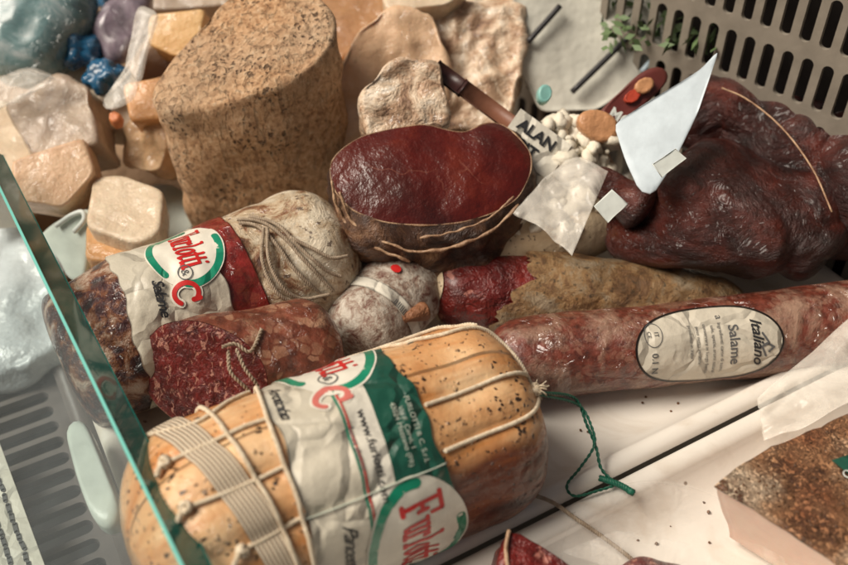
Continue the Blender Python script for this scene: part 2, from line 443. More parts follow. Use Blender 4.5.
@mat('pepper_rind')
def _(n):
    c = n.ramp(n.noise(55, 7, .72, .5), [(.30, (.06, .035, .013)), (.42, (.20, .10, .040)), (.50, (.34, .20, .085)), (.60, (.36, .27, .17)), (.78, (.55, .43, .29))])
    cr = n.vor(28, n.warp(n.obj(), 60, .02), 'DISTANCE_TO_EDGE');     c = n.mix(n.ramp(n.noise(300, 3), [(.60, 0.0), (.68, .8)]), c, (.06, .04, .02))
    n.set(Base_Color=c, Roughness=.55, Normal=n.bump(n.math('ADD', n.noise(90, 7, .75, .5), n.ramp(cr, [(0, 0.0), (.10, .15)])), .004), Coat_Weight=.3, Coat_Roughness=.25)
@mat('pale_rind')
def _(n):
    c = n.ramp(n.noise(30, 4), [(.3, (.42, .30, .18)), (.6, (.62, .50, .34)), (.8, (.7, .6, .45))])
    c = n.mix(n.ramp(n.noise(260, 3), [(.62, 0.0), (.68, .9)]), c, (.08, .05, .03))
    n.set(Base_Color=c, Roughness=.6, Normal=n.bump(n.noise(120, 5), .0015))
def cutmeat(n, dark, mid, fat, scale, thr, rough, stretch=(1, 1, 1), bump=.0015):
    v = n.map(n.warp(n.obj(), 120, .006), stretch)
    base = n.ramp(n.noise(scale*.4, 5, .65, .3, vec=v), [(.28, dark), (.55, mid), (.8, tuple(min(1, x*1.8) for x in mid))])
    f = n.ramp(n.noise(scale, 3, .5, .8, vec=v), [(thr, 0.0), (thr+.06, 1.0)])
    col = n.mix(n.math('MULTIPLY', f, .85), base, fat)
    n.set(Base_Color=col, Roughness=rough, Normal=n.bump(n.noise(scale*1.2, 4, .6, .5, vec=v), bump), Coat_Weight=.35, Coat_Roughness=.22)
@mat('salami_cut')
def _(n): cutmeat(n, (.04, .003, .003), (.125, .010, .008), (.40, .18, .13), 330, .57, .45, (1, 1, .55), .0022)
@mat('torn_meat')
def _(n): cutmeat(n, (.03, .003, .002), (.14, .010, .007), (.42, .16, .12), 110, .60, .42, bump=.004)
@mat('bresaola_cut')
def _(n):
    base = n.ramp(n.noise(14, 5, .6, .4), [(.3, (.022, .003, .001)), (.5, (.085, .006, .002)), (.7, (.18, .024, .008))])
    v = n.warp(n.obj(), 35, .03); cr = n.vor(22, v, 'DISTANCE_TO_EDGE'); ms = n.ramp(n.noise(25, 2), [(.48, 0.0), (.6, 1.0)])
    col = n.mix(n.math('MULTIPLY', n.ramp(cr, [(0, .6), (.010, 0.0)]), ms), base, (.30, .11, .07))
    n.set(Base_Color=col, Roughness=.3, Normal=n.bump(n.noise(45, 5, .6), .0035), Coat_Weight=.8, Coat_Roughness=.08)
@mat('bresaola_rind')
def _(n):
    v = n.warp(n.obj(), 30, .03)
    c = n.ramp(n.noise(45, 6, .7, .5, vec=v), [(.3, (.015, .007, .004)), (.5, (.055, .022, .011)), (.62, (.16, .075, .035)), (.75, (.32, .19, .10))])
    n.set(Base_Color=c, Roughness=.5, Normal=n.bump(n.noise(60, 6, .7, 1, vec=v), .006), Coat_Weight=.3, Coat_Roughness=.3)
@mat('bresaola_rim')
def _(n): n.set(Base_Color=n.ramp(n.noise(90, 4), [(.3, (.16, .07, .035)), (.7, (.5, .33, .2))]), Roughness=.5, Normal=n.bump(n.noise(180, 4), .002))
@mat('dark_ham')
def _(n):
    v = n.map(n.warp(n.obj(), 14, .03), (1, 1, 2.2), (.3, .2, .5))
    c = n.ramp(n.noise(24, 6, .62, .3, vec=v), [(.3, (.008, .0015, .001)), (.46, (.036, .0042, .002)), (.6, (.095, .012, .005)), (.70, (.14, .04, .016)), (.80, (.32, .16, .07))])
    n.set(Base_Color=c, Roughness=.4, Normal=n.bump(n.noise(40, 7, .68, .4, vec=v), .009)); film_coat(n, 30, .005, .2, .30)
@mat('plastic_film')
def _(n):
    tr = n.n('BsdfTransparent'); n.set(Base_Color=(.85, .8, .72), Roughness=.18, Normal=n.bump(n.noise(45, 4, .6, 1.5), .006))
    fz = n.noise(30, 4, .6, 1); mx = n.n('MixShader'); n.L(n.ramp(fz, [(.4, .01), (.75, .16)]), mx.inputs[0]); n.L(tr.outputs[0], mx.inputs[1]); n.L(n.b.outputs[0], mx.inputs[2]); n.L(mx.outputs[0], n.out.inputs[0])
@mat('milky_film')
def _(n):
    tr = n.n('BsdfTransparent'); n.set(Base_Color=(.88, .84, .76), Roughness=.22, Normal=n.bump(n.noise(14, 4, .6, .8), .006))
    mx = n.n('MixShader'); n.L(n.ramp(n.noise(40, 4, .6, 1), [(.3, .16), (.7, .42)]), mx.inputs[0]); n.L(tr.outputs[0], mx.inputs[1]); n.L(n.b.outputs[0], mx.inputs[2]); n.L(mx.outputs[0], n.out.inputs[0])
@mat('wheel_rind')
def _(n):
    c = n.ramp(n.noise(260, 6, .75), [(.32, (.24, .11, .045)), (.44, (.58, .32, .16)), (.56, (.76, .48, .27)), (.72, (.86, .66, .45))])
    c = n.mix(n.ramp(n.noise(16, 3), [(.45, 0.0), (.75, .55)]), c, (.56, .46, .34))
    v = n.vor(260, n.warp(n.obj(), 200, .008)); blk = n.math('MULTIPLY', n.ramp(v, [(.22, 1.0), (.36, 0.0)]), n.ramp(n.noise(34, 2), [(.50, 0.0), (.58, 1.0)]))
    c = n.mix(n.math('MULTIPLY', blk, .75), c, (.06, .03, .015))
    st = n.ramp(n.noise(230, 4, .65, .8, vec=n.map(n.obj(), (1, 1, .28))), [(.38, 1.0), (.46, 0.0)])
    c = n.mix(n.math('MULTIPLY', st, .22), c, (.16, .08, .035))
    h = n.math('SUBTRACT', n.noise(260, 6, .75), n.math('MULTIPLY', st, .5)); h = n.math('SUBTRACT', h, blk)
    n.set(Base_Color=c, Roughness=.85, Normal=n.bump(h, .0028))
def cheese(name, a, b, rough=.5, bump=.001):
    @mat(name)
    def _(n):
        c = n.ramp(n.noise(28, 5, .6), [(.3, a), (.7, b)]); c = n.mix(n.ramp(n.noise(200, 3), [(.62, 0.0), (.7, .35)]), c, tuple(x*.5 for x in a))
        n.set(Base_Color=c, Roughness=rough, Normal=n.bump(n.noise(70, 5, .65), bump*2), Subsurface_Weight=.08, Subsurface_Scale=.01); film_coat(n, 28, .003, .15, .5)
cheese('cheese_cream', (.58, .44, .30), (.74, .62, .46))
cheese('cheese_yellow', (.66, .38, .15), (.78, .52, .24))
cheese('cheese_orange', (.58, .28, .10), (.68, .38, .17))
cheese('cheese_peach', (.60, .36, .20), (.74, .52, .34))
cheese('cheese_brown', (.26, .12, .05), (.50, .27, .12))
cheese('cheese_taupe', (.33, .25, .19), (.52, .41, .30))
cheese('pecorino', (.42, .25, .12), (.66, .47, .29), .7, .002)
cheese('orange_bit', (.55, .16, .05), (.65, .25, .10))
@mat('crumbly')
def _(n):
    v = n.warp(n.obj(), 40, .02); c = n.ramp(n.noise(52, 5, .7, .6, vec=v), [(.30, (.16, .08, .05)), (.42, (.46, .29, .18)), (.54, (.70, .55, .40)), (.7, (.84, .78, .68))])
    n.set(Base_Color=c, Roughness=.6, Normal=n.bump(n.noise(50, 5, .7, vec=v), .006)); film_coat(n, 30, .003, .15, .6)
@mat('lard_side')
def _(n):
    c = n.ramp(n.noise(18, 4), [(.3, (.66, .42, .33)), (.7, (.78, .62, .50))])
    n.set(Base_Color=c, Roughness=.42, Normal=n.bump(n.noise(60, 4), .0012), Subsurface_Weight=.25, Subsurface_Scale=.012, Coat_Weight=.3, Coat_Roughness=.25)
@mat('herb_crust')
def _(n):
    base = n.ramp(n.noise(24, 4, .6), [(.3, (.26, .09, .035)), (.44, (.42, .21, .10)), (.56, (.62, .43, .28)), (.72, (.78, .66, .50))])
    v = n.warp(n.obj(), 150, .006)
    h1 = n.ramp(n.noise(420, 5, .75, .4, vec=v), [(.44, 0.0), (.54, 1.0)]); md = n.ramp(n.noise(38, 5, .65), [(.42, .10), (.58, 1.0)])
    col = n.mix(n.math('MULTIPLY', h1, md), base, n.ramp(n.noise(120, 3), [(.35, (.035, .012, .006)), (.65, (.13, .05, .018))]))
    n.set(Base_Color=col, Roughness=.55, Normal=n.bump(n.math('ADD', n.noise(170, 5, .7), h1), .0013), Coat_Weight=.2, Coat_Roughness=.3)
@mat('herb_flake')
def _(n): n.set(Base_Color=n.ramp(n.noise(400, 2), [(.3, (.03, .016, .008)), (.7, (.16, .065, .02))]), Roughness=.6)
@mat('tray_plastic')
def _(n):
    c = n.mix(n.ramp(n.noise(9, 4), [(.3, 0.0), (.7, 1.0)]), (.72, .67, .60), (.78, .74, .67))
    st = n.vor(60); sp = n.math('MULTIPLY', n.ramp(st, [(.05, 1.0), (.09, 0.0)]), n.ramp(n.noise(20, 2), [(.52, 0.0), (.56, .8)])); c = n.mix(sp, c, (.15, .09, .05))
    sm = n.ramp(n.noise(24, 5, .6, .8), [(.54, 0.0), (.75, .45)]); c = n.mix(sm, c, (.42, .31, .2))
    n.set(Base_Color=c, Roughness=n.ramp(n.noise(30, 4), [(.3, .30), (.7, .48)]), Normal=n.bump(n.noise(260, 2), .0001))
def plain(name, col, rough=.5, bs=120, bd=.0004, **kw):
    @mat(name)
    def _(n):
        c = n.ramp(n.noise(60, 4), [(.3, tuple(x*.86 for x in col)), (.7, tuple(min(1, x*1.1) for x in col))])
        n.set(Base_Color=c, Roughness=rough, Normal=n.bump(n.noise(bs, 4), bd), **kw)
def paper(name, col, crk=.0012, rough=.5, film=.5):
    @mat(name)
    def _(n):
        c = n.ramp(n.noise(30, 4), [(.3, tuple(x*.84 for x in col)), (.7, tuple(min(1, x*1.05) for x in col))])
        v = n.warp(n.obj(), 40, .02); cr = n.vor(34, v, 'DISTANCE_TO_EDGE')
        c = n.mix(n.ramp(cr, [(0, .30), (.03, 0.0)]), c, tuple(x*.6 for x in col))
        n.set(Base_Color=c, Roughness=rough, Normal=n.bump(n.math('ADD', n.ramp(cr, [(0, 0.0), (.12, 1.0)]), n.noise(90, 5)), crk), Coat_Weight=film, Coat_Roughness=.2)
paper('label_paper', (.60, .55, .44)); paper('label_white', (.72, .68, .58)); paper('label_green', (.012, .085, .055), .0016, .35)
paper('green_band', (.010, .25, .14), .0008, .3); paper('oval_paper', (.60, .55, .45), .0015); plain('pale_paper', (.58, .57, .50), .6, 18, .006)
plain('logo_red', (.55, .020, .018), .4); plain('logo_pink', (.62, .17, .14), .4); plain('logo_cream', (.74, .70, .60), .4); plain('ink_black', (.02, .02, .022), .5); plain('ink_grey', (.10, .10, .10), .5)
plain('ink_green', (.02, .2, .12), .5); plain('ink_cream', (.55, .6, .5), .5); plain('black_line', (.012, .008, .006), .35)
plain('cord_green', (.008, .11, .065), .45, 900, .0004); plain('card_white', (.62, .71, .77), .55); plain('tag_white', (.7, .74, .7), .45)
plain('case_dark', (.010, .006, .005), .7); plain('vent_grey', (.15, .125, .115), .45); plain('wall_grey', (.25, .22, .18), .5); plain('brown_paper', (.34, .22, .13), .7, 60, .004)

def reflection_mat(name, col):
    @mat(name)
    def _(n):
        n.set(Base_Color=n.ramp(n.noise(45, 5, .65, .8), [(.32, tuple(x*.45 for x in col)), (.52, col), (.7, tuple(x*.5+.35 for x in col))]), Roughness=.25); film_coat(n, 40, .008, .1, .8)
reflection_mat('blue_foil', (.015, .12, .25)); reflection_mat('teal_plastic', (.15, .26, .27)); reflection_mat('lilac_plastic', (.24, .19, .23))
plain('tub_white', (.60, .66, .60), .3); plain('handle_grey', (.42, .50, .47), .4); plain('gate_blue', (.40, .50, .56), .3, 20, .004); plain('bag_blue', (.62, .66, .68), .3, 40, .006, Coat_Weight=.5); plain('rod_dark', (.03, .028, .03), .4)
plain('curd_white', (.72, .66, .54), .6, 90, .002); plain('mint_plastic', (.22, .46, .42), .3); plain('packet_red', (.45, .06, .03), .35, 60, .003); plain('packet_orange', (.50, .25, .12), .4, 60, .004)
plain('packet_maroon', (.13, .03, .025), .4); plain('herb_leaf', (.10, .16, .06), .6); plain('seal_red', (.5, .03, .015), .35); plain('strap_brown', (.20, .08, .045), .5); plain('strap_dark', (.035, .010, .008), .4)
plain('wood_tie', (.26, .11, .05), .6, 300, .002)
@mat('cotton')
def _(n): n.set(Base_Color=n.ramp(n.noise(500, 3), [(.3, (.55, .43, .29)), (.7, (.78, .68, .52))]), Roughness=.85, Normal=n.bump(n.noise(2500, 3), .0002))
@mat('cotton_old')
def _(n): n.set(Base_Color=n.ramp(n.noise(300, 3), [(.3, (.26, .19, .13)), (.7, (.46, .37, .27))]), Roughness=.85, Normal=n.bump(n.noise(2500, 3), .0002))
@mat('woven_band')
def _(n):
    w1 = n.n('TexWave', wave_type='BANDS', bands_direction='Y', wave_profile='SIN'); n.L(n.map(n.uv(), (1, 1, 1)), w1.inputs[0]); w1.inputs['Scale'].default_value = 2.4
    w2 = n.n('TexWave', wave_type='BANDS', bands_direction='DIAGONAL'); n.L(n.map(n.uv(), (1, .25, 1)), w2.inputs[0]); w2.inputs['Scale'].default_value = 22; w2.inputs['Distortion'].default_value = 1
    h = n.math('ADD', w1.outputs[1], n.math('MULTIPLY', w2.outputs[1], .45))
    n.set(Base_Color=n.ramp(h, [(.15, (.34, .20, .12)), (.5, (.66, .52, .36)), (1, (.80, .70, .54))]), Roughness=.85, Normal=n.bump(h, .0009))
@mat('glass')
def _(n):
    tr = n.n('BsdfTransparent'); tr.inputs[0].default_value = (.91, .94, .94, 1); gl = n.n('BsdfGlossy'); gl.inputs['Roughness'].default_value = .03
    df = n.n('BsdfDiffuse'); df.inputs[0].default_value = (.55, .62, .66, 1)
    fr = n.n('Fresnel'); fr.inputs[0].default_value = 1.5; mx = n.n('MixShader'); mx2 = n.n('MixShader')
    dirt = n.ramp(n.noise(12, 5, .6, .6), [(.35, .015), (.7, .08)])
    geo = n.n('NewGeometry'); n.L(n.math('MULTIPLY', fr.outputs[0], n.math('SUBTRACT', 1.0, geo.outputs['Backfacing'])), mx.inputs[0]); n.L(tr.outputs[0], mx.inputs[1]); n.L(gl.outputs[0], mx.inputs[2])
    n.L(dirt, mx2.inputs[0]); n.L(mx.outputs[0], mx2.inputs[1]); n.L(df.outputs[0], mx2.inputs[2]); n.L(mx2.outputs[0], n.out.inputs[0])
@mat('glass_edge')
def _(n): n.set(Base_Color=n.ramp(n.noise(14, 3), [(.3, (.004, .10, .085)), (.7, (.012, .22, .18))]), Roughness=.12, Coat_Weight=.5)
@mat('glass_arris')
def _(n): n.set(Base_Color=(.16, .52, .46), Roughness=.15, Coat_Weight=.6)
M = MATS

# ================================================================ the case
fl = sheetgrid(lambda a, b: V((-1.2+2.4*a, -.7+2.4*b, -.12)), 2, 2)
obj('floor', fl, M['case_dark'], kind='structure', smooth=False)

def slot_plate(o, X, Y, nx, ny, cw, ch, sl, sw, thick, stagger=False, horizontal=True):
    """pierced plate; cell cw x ch, slot length sl (X if horizontal) and width sw"""
    N = X.cross(Y); vs, fs = [], []; m = 24
    for j in range(ny):
        for i in range(nx):
            cx, cy = (i+.5+(.5 if stagger and j % 2 else 0))*cw, (j+.5)*ch; hw, hh = (sl/2, sw/2) if horizontal else (sw/2, sl/2); r = min(hw, hh); b = len(vs)
            inn, outp = [], []
            for k in range(m):
                a = 2*math.pi*(k+.5)/m; c, s_ = math.cos(a), math.sin(a)
                inn.append((cx+(hw-r)*(1 if c > 0 else -1)+r*c, cy+(hh-r)*(1 if s_ > 0 else -1)+r*s_))
                t = min(cw/2/max(abs(c), 1e-6), ch/2/max(abs(s_), 1e-6)) if False else None
                x, y = inn[-1][0]-cx, inn[-1][1]-cy; kx = (cw/2)/max(abs(x), 1e-9); ky = (ch/2)/max(abs(y), 1e-9); q = min(kx, ky); outp.append([cx+x*q, cy+y*q])
            for sx in (-1, 1):
                for sy in (-1, 1):
                    best = min(range(m), key=lambda k: (outp[k][0]-cx-sx*cw/2)**2+(outp[k][1]-cy-sy*ch/2)**2); outp[best] = [cx+sx*cw/2, cy+sy*ch/2]
            for p in outp: vs.append(o+X*p[0]+Y*p[1])
            for p in inn: vs.append(o+X*p[0]+Y*p[1])
            for p in inn: vs.append(o+X*p[0]+Y*p[1]-N*thick)
            for k in range(m):
                k2 = (k+1) % m; fs.append((b+k, b+k2, b+m+k2, b+m+k)); fs.append((b+m+k, b+m+k2, b+2*m+k2, b+2*m+k))
    return vs, fs
# pierced wall at the back right
WA, WB = at(650, 60, .10), at(848, 143, .10); WD = (WB-WA).normalized(); WD.z = 0; WD.normalize()
W0 = V((WA.x, WA.y, -.06))-WD*.26
t = thing('pierced_panel', 'grey metal back panel pierced with rows of upright slots, behind the dark ham', 'panel', W0)
obj('slotted_sheet', slot_plate(W0+Z*.013, WD, Z, 56, 9, .0128, .0385, .030, .0074, .003, True, False), M['wall_grey'], t, smooth=False)
bx = [W0-WD.cross(Z)*.02*s for s in (1,)]
def slab(o, X, Y, Zv, sx, sy, sz, bev=0):
    bm = bmesh.new(); bmesh.ops.create_cube(bm, size=1)
    for v in bm.verts: v.co = o+X*((v.co.x+.5)*sx)+Y*((v.co.y+.5)*sy)+Zv*((v.co.z+.5)*sz)
    if bev: bmesh.ops.bevel(bm, geom=bm.edges[:]+bm.verts[:], offset=bev, segments=3, affect='EDGES')
    bmesh.ops.recalc_face_normals(bm, faces=bm.faces); return bm
side = WD.cross(Z)
if side.dot(CAM-W0) > 0: side = -side
obj('backing', slab(W0+side*.03, WD, side, Z, .72, .004, .36), M['case_dark'], t, smooth=False)

def rrect(x0, x1, y0, y1, r, n=6):
    out = []
    for cx, cy, a0 in ((x1-r, y1-r, 0), (x0+r, y1-r, 90), (x0+r, y0+r, 180), (x1-r, y0+r, 270)):
        for k in range(n+1): a = rad(a0+90*k/n); out.append((cx+r*math.cos(a), cy+r*math.sin(a)))
    return out
def tray(o, x0, x1, y0, y1, rimz=.018, wallw=.016, z0=0):
    prof = [(.008, -.04), (.0055, rimz-.0065), (.0012, rimz-.0060), (0, rimz-.0045), (.0010, rimz-.0018), (.003, rimz-.0004), (.006, rimz), (.0095, rimz-.0006), (.0118, rimz-.003), (.0128, rimz-.006), (.0132+wallw*.5, .004), (.0132+wallw*.8, .001), (.0132+wallw*1.2, 0)]
    vs, fs = [], []; m = None
    for ins, z in prof:
        rr = rrect(x0+ins, x1-ins, y0+ins, y1-ins, max(.022-ins*.6, .004))
        if m is None: m = len(rr)
        for p in rr: vs.append(o+E1*p[0]+E2*p[1]+Z*(z+z0))
    for i in range(len(prof)-1):
        for k in range(m): k2 = (k+1) % m; fs.append((i*m+k, i*m+k2, (i+1)*m+k2, (i+1)*m+k))
    fs.append(tuple((len(prof)-1)*m+k for k in range(m)))
    return vs, fs
RIM = .018
A0 = at(390, 565, RIM); A1 = at(848, 340, RIM)            # line of the front rim (its middle)
LC = at(42, 345, RIM)                                     # back left corner
O = A0.copy(); O.z = 0
xl = (at(100, 440, RIM)-A0).dot(E1); yb = (LC-A0).dot(E2)+.03
xr = (at(826, 262, RIM)-A0).dot(E1)
obj('tray', tray(O, xl, xr, -.009, yb, RIM), M['tray_plastic'], label='long white plastic tray holding the tied salami and the labelled salami', cat='tray', origin=O, mods=[('EDGE_SPLIT', {'split_angle': rad(50)})])
obj('tray', tray(O, xl+.02, xr+.12, -.009-.0026-.34, -.009-.0026, RIM-.001), M['tray_plastic'], label='white plastic tray in the foreground holding the herb-crusted lard', cat='tray', origin=O-E2*.1, mods=[('EDGE_SPLIT', {'split_angle': rad(50)})])
def crumple(a, b):
    p = O+E1*(xl-.25+(.95)*a)+E2*(yb+.004+.62*b); k = mnoise.noise(p*9)+.5*mnoise.noise(p*23)+.25*abs(mnoise.noise(p*50)); return V((p.x, p.y, -.012+.016*k))
obj('crumpled_paper', sheetgrid(crumple, 120, 90), M['brown_paper'], label='crumpled tan paper spread under the cheeses at the back', cat='paper')
pc = at(168, 222, .012)
obj('grey_plate', prism([(136, 200), (150, 182), (178, 184), (194, 206), (192, 236), (160, 244), (140, 230)], pc, Z, .006, lump=.0003, bev=.0015, sub=6), M['tub_white'], label='pale grey plate corner in front of the half cheese', cat='plate')

# ================================================================ tied pancetta
PB = Body([at(134, 569, .050), at(200, 537, .050), at(340, 473, .050), at(512, 400, .050)+V((.006, 0, 0))], [.048, .0515, .0515, .0495, .048, .0455], .03, .034, 2.2, 2.6, .96, .006, 16, 3, .0006, 50)
pt = thing('tied_pancetta', 'large rolled pancetta tied with white string under a green and cream paper band', 'pancetta', PB.c[40]-Z*.05)
svs = [PB.uv(*p)[1] for p in ((480, 330), (470, 390), (490, 432))]; svl = [PB.uv(*p)[1] for p in ((205, 447), (225, 494), (268, 536))]
dmid = PB.uv(410, 430)[0]
def groove(d, v):
    v = v if v < 4.2 else v-2*math.pi; k = min(1, max(0, (d-.004)/.02))*min(1, max(0, (PB.L-d)/.03)); g = 0
    for q in (svs if d > dmid else svl): g += math.exp(-((v-q)/.10)**2)
    return -.0022*g*k*min(1, abs(d-dmid)/.03)
PB.extra = groove
dL1, vL1 = PB.uv(470, 442); dL2, vL2 = PB.uv(553, 405)
def brown(d, v, p):
    vt = vL1+.10; n_ = mnoise.noise(p*40)*.28+mnoise.noise(p*14)*.25
    a = (v-vt+n_)*3.0 if v < 4.3 else 0
    if d < dL1-.03: a *= .25
    b = (d/PB.L-.95+.12*mnoise.noise(p*22+V((5, 0, 0))))*6
    return min(1, max(0, max(a, b*.5)))
obj('meat', PB.mesh(200, 150, attr=brown), M['pancetta_skin'], pt)
def bodypath(body, pix, off, ext0=0, ext1=0, n=14):
    q = [body.uv(*p) for p in pix]
    if ext0: a, b = q[0], q[1]; k = ext0/max(1e-6, abs(a[1]-b[1])); q.insert(0, (a[0]+(a[0]-b[0])*k*.4, a[1]+(a[1]-b[1])*k))
    if ext1: a, b = q[-1], q[-2]; k = ext1/max(1e-6, abs(a[1]-b[1])); q.append((a[0]+(a[0]-b[0])*k*.4, a[1]+(a[1]-b[1])*k))
    return [body.P(s_.x, s_.y, off) for s_ in spline([V((a, b, 0)) for a, b in q], n)]
ST = .0011
# label
La, Lb = PB.uv(258, 392), PB.uv(312, 548); Ra, Rb = PB.uv(372, 352), PB.uv(452, 500); Ga, Gb = PB.uv(340, 358), PB.uv(394, 490)
def lerpd(A, B, v): return A[0]+(B[0]-A[0])*(v-A[1])/(B[1]-A[1])
v0, v1 = -1.0, 2.9
def lab_fd(a, b):
    v = v0+(v1-v0)*b; l = lerpd(La, Lb, v)+.001*math.sin(v*9); r_ = lerpd(Ra, Rb, v)+.0012*math.sin(v*7)+.0006*math.sin(v*17); return l+(r_-l)*a, v
lab = obj('paper_band', PB.patch(lab_fd, 70, 130, .0010, .0018, 70), M['label_paper'], pt)
def grn_fd(a, b):
    v = v0+(v1-v0)*b; l = lerpd(Ga, Gb, v)+.001; r_ = lerpd(Ra, Rb, v)+.0012*math.sin(v*7)+.0006*math.sin(v*17)+.0004; return l+(r_-l)*a, v
PB_off = lambda p: .0018*max(0, mnoise.noise(p*70+PB.seed)+.35*mnoise.noise(p*70*2.7))
class OffBody:
    """same surface with the crinkles of the band added, so that print lies on the crumpled paper"""
    def __init__(s, b, f): s.b = b; s.f = f
    def P(s, d, v, off=0): p = s.b.P(d, v); return s.b.P(d, v, off+s.f(p))
PL = OffBody(PB, PB_off)
def gpatch(fd, nd, nv, off):
    vs = []; 
    g = sheetgrid(lambda a, b: PL.P(*fd(a, b), off), nd, nv); return g
obj('green_panel', gpatch(grn_fd, 40, 130, .00125), M['label_green'], lab)
def strip_fd(l0, l1):
    def f(a, b):
        v = v0+(v1-v0)*b; g = lerpd(Ga, Gb, v); return g-l0+(l0-l1)*a, v
    return f
obj('white_strip', gpatch(strip_fd(.0105, -.001), 10, 130, .00128), M['label_white'], lab)
obj('red_line', gpatch(strip_fd(.0122, .0114), 1, 130, .0013), M['logo_red'], lab)
obj('green_line', gpatch(strip_fd(.0140, .0130), 1, 130, .0013), M['ink_green'], lab)

def logo(body, parent, dc, vC, rr, h, rot=0, squeeze=.62, base=.0015, cfill='logo_pink', step=.00012, first=None):
    """dc = axis position of the oval's middle, vC = angle of the big C (or of the F when first is given)"""
    word, W = logo_word(h, .115, squeeze)
    squeeze *= 1.12; word, W = logo_word(h, .118, squeeze); W /= 1.12
    d0 = dc-h*.36; v0_ = vC-(W*1.10+h*.30)/rr if first is None else first; gb, _ = logo_word(h, .20, squeeze)
    cx = W*.56; cy = h*.36
    el = xf(ellipse2d(W*.66, h*1.12), cx, cy)
    ga = strokes2d([arc(cx, cy, W*.60, h*.98, -18, 100)], .20*h); gb2 = strokes2d([arc(cx, cy, W*.60, h*.98, 170, 308)], .20*h)
    go_ = strokes2d([arc(cx, cy, W*.565, h*.95, 22, 103), arc(cx, cy, W*.565, h*.95, 192, 293)], .28*h)
    amp = text2d('&', h*.30); circ = strokes2d([arc(0, 0, h*.2, h*.2, 0, 360)], .03*h)
    cxx = W*1.10+h*.30; cyy = -h*.05
    word = xf(word, W*.10, h*.10, 0, .76, .84)
    C_ = strokes2d([arc(cxx, cyy, h*.27, h*.34, 42, 318), [(cxx+h*.20, cyy+h*.33), (cxx+h*.20, cyy+h*.14)]], .13*h)
    Cb = strokes2d([arc(cxx, cyy, h*.27, h*.34, 40, 320)], .24*h)
    g = obj('logo', wrap(body, jo(el, go_, Cb), d0, v0_, base, rr, rot), M['logo_cream'], parent)
    def sub(nm, art, m, k): obj(nm, wrap(body, art, d0, v0_, base+step*k, rr, rot), M[m], parent)
    sub('logo_arc', ga, 'green_band', 1.0); sub('logo_arc', gb2, 'green_band', 1.0)
    sub('logo_letters', gb, 'logo_cream', 1.6) if False else None
    sub('logo_letters', word, 'logo_red', 2)
    sub('logo_letters', C_, cfill, 2.3)
    sub('ampersand', xf(amp, W*.99-h*.10, h*.02), 'ink_grey', 2.6); sub('ampersand_ring', xf(circ, W*.99, h*.12), 'ink_grey', 2.6)
rr = .052
d_, v_ = PB.uv(398, 494); logo(PL, lab, PB.uv(412, 505)[0], 0, rr, .0235, 0, .58, first=v_)
logo(PL, lab, PB.uv(333, 372)[0], PB.uv(354, 391)[1], rr, .0215, 0, .62)
def ink(body, parent, txt, px, py, size, mname, rr, rot=0, bold=0, shear=0, sp=1, off=.0016, name='lettering', align='LEFT'):
    d, v = body.b.uv(px, py) if hasattr(body, 'b') else body.uv(px, py)
    obj(name, wrap(body, text2d(txt, size, shear, bold, sp, align), d, v, off, rr, rot), M[mname], parent)
rl = math.degrees(math.atan2(Gb[0]-Ga[0], (Gb[1]-Ga[1])*rr))
ink(PL, lab, 'www.furlotti.com', 356, 412, .0056, 'ink_black', rr, rl, .010)
ink(PL, lab, 'Senza glutine', 347, 428, .0036, 'ink_grey', rr, rl)
ink(PL, lab, 'FURLOTTI & C. S.r.l.', 403, 398, .0035, 'ink_cream', rr, rl)
ink(PL, lab, 'Via F. Cervi, 1', 397, 408, .0034, 'ink_cream', rr, rl)
ink(PL, lab, '43024 Mezzano (PR)', 389, 405, .0034, 'ink_cream', rr, rl)
ink(PL, lab, 'Arrotolata', 268, 394, .0072, 'ink_black', rr, rl, .004, .6, .80)
ink(PL, lab, 'Pancetta', 341, 524, .0095, 'ink_black', rr, rl, .004, .6, .8)
# label crease line across the green
obj('seam_line', tube(bodypath(PB, [(300, 520), (345, 503), (400, 480), (445, 462)], .0022), .00035, 5), M['ink_cream'], lab)
# strings
def pstr(pix, e0=0, e1=0, r=ST, off=.0010, name='string', fuzz=.03, m='cotton'):
    obj(name, rope(bodypath(PB, pix, off, e0, e1), r, 3, .0042, fuzz), M[m], pt)
pstr([(380, 345), (440, 337), (500, 335), (535, 347), (556, 366)])
pstr([(425, 406), (470, 390), (520, 374), (552, 367), (561, 376)])
pstr([(444, 451), (490, 432), (530, 414), (556, 392), (561, 378)])
pstr([(330, 352), (380, 338), (430, 326), (480, 321)], 0, 0)
pstr([(256, 386), (275, 440), (297, 500), (312, 560)], .8, .8, ST*1.0, .0022)
pstr([(206, 412), (240, 452), (275, 512), (296, 563)], .8, .8, ST*1.0, .0016)
pstr([(132, 441), (165, 433), (205, 420), (250, 392)])
pstr([(168, 464), (205, 447), (240, 430), (268, 420)])
pstr([(188, 508), (225, 494), (262, 478), (286, 466)])
pstr([(243, 549), (268, 536), (292, 522), (306, 515)])
def knot(p, r, par, m, n_=3, seed=1, name='knot'):
    ps = []
    for k in range(n_):
        ax = V((math.sin(seed*3+k*2), math.cos(seed*2+k), math.sin(k*1.7+seed))).normalized(); b = ax.orthogonal().normalized(); c = ax.cross(b)
        ps.append(tube([p+(b*math.cos(a*.6)+c*math.sin(a*.6))*r*.8+ax*r*.3*math.sin(a) for a in range(12)], r*.42, 7))
    obj(name, join(ps), M[m], par)
for i, (x, y) in enumerate([(166, 465), (186, 509), (241, 550)]):
    d, v = PB.uv(x, y); knot(PB.P(d, v, .0018), .0026, pt, 'cotton', 3, i+1)
    obj('string_end', rope([PB.P(d, v, .002), PB.P(d-.003, v+.03, .003), PB.P(d-.0055, v+.08, .0025)], .0013, 3, .004, .3), M['cotton'], pt)
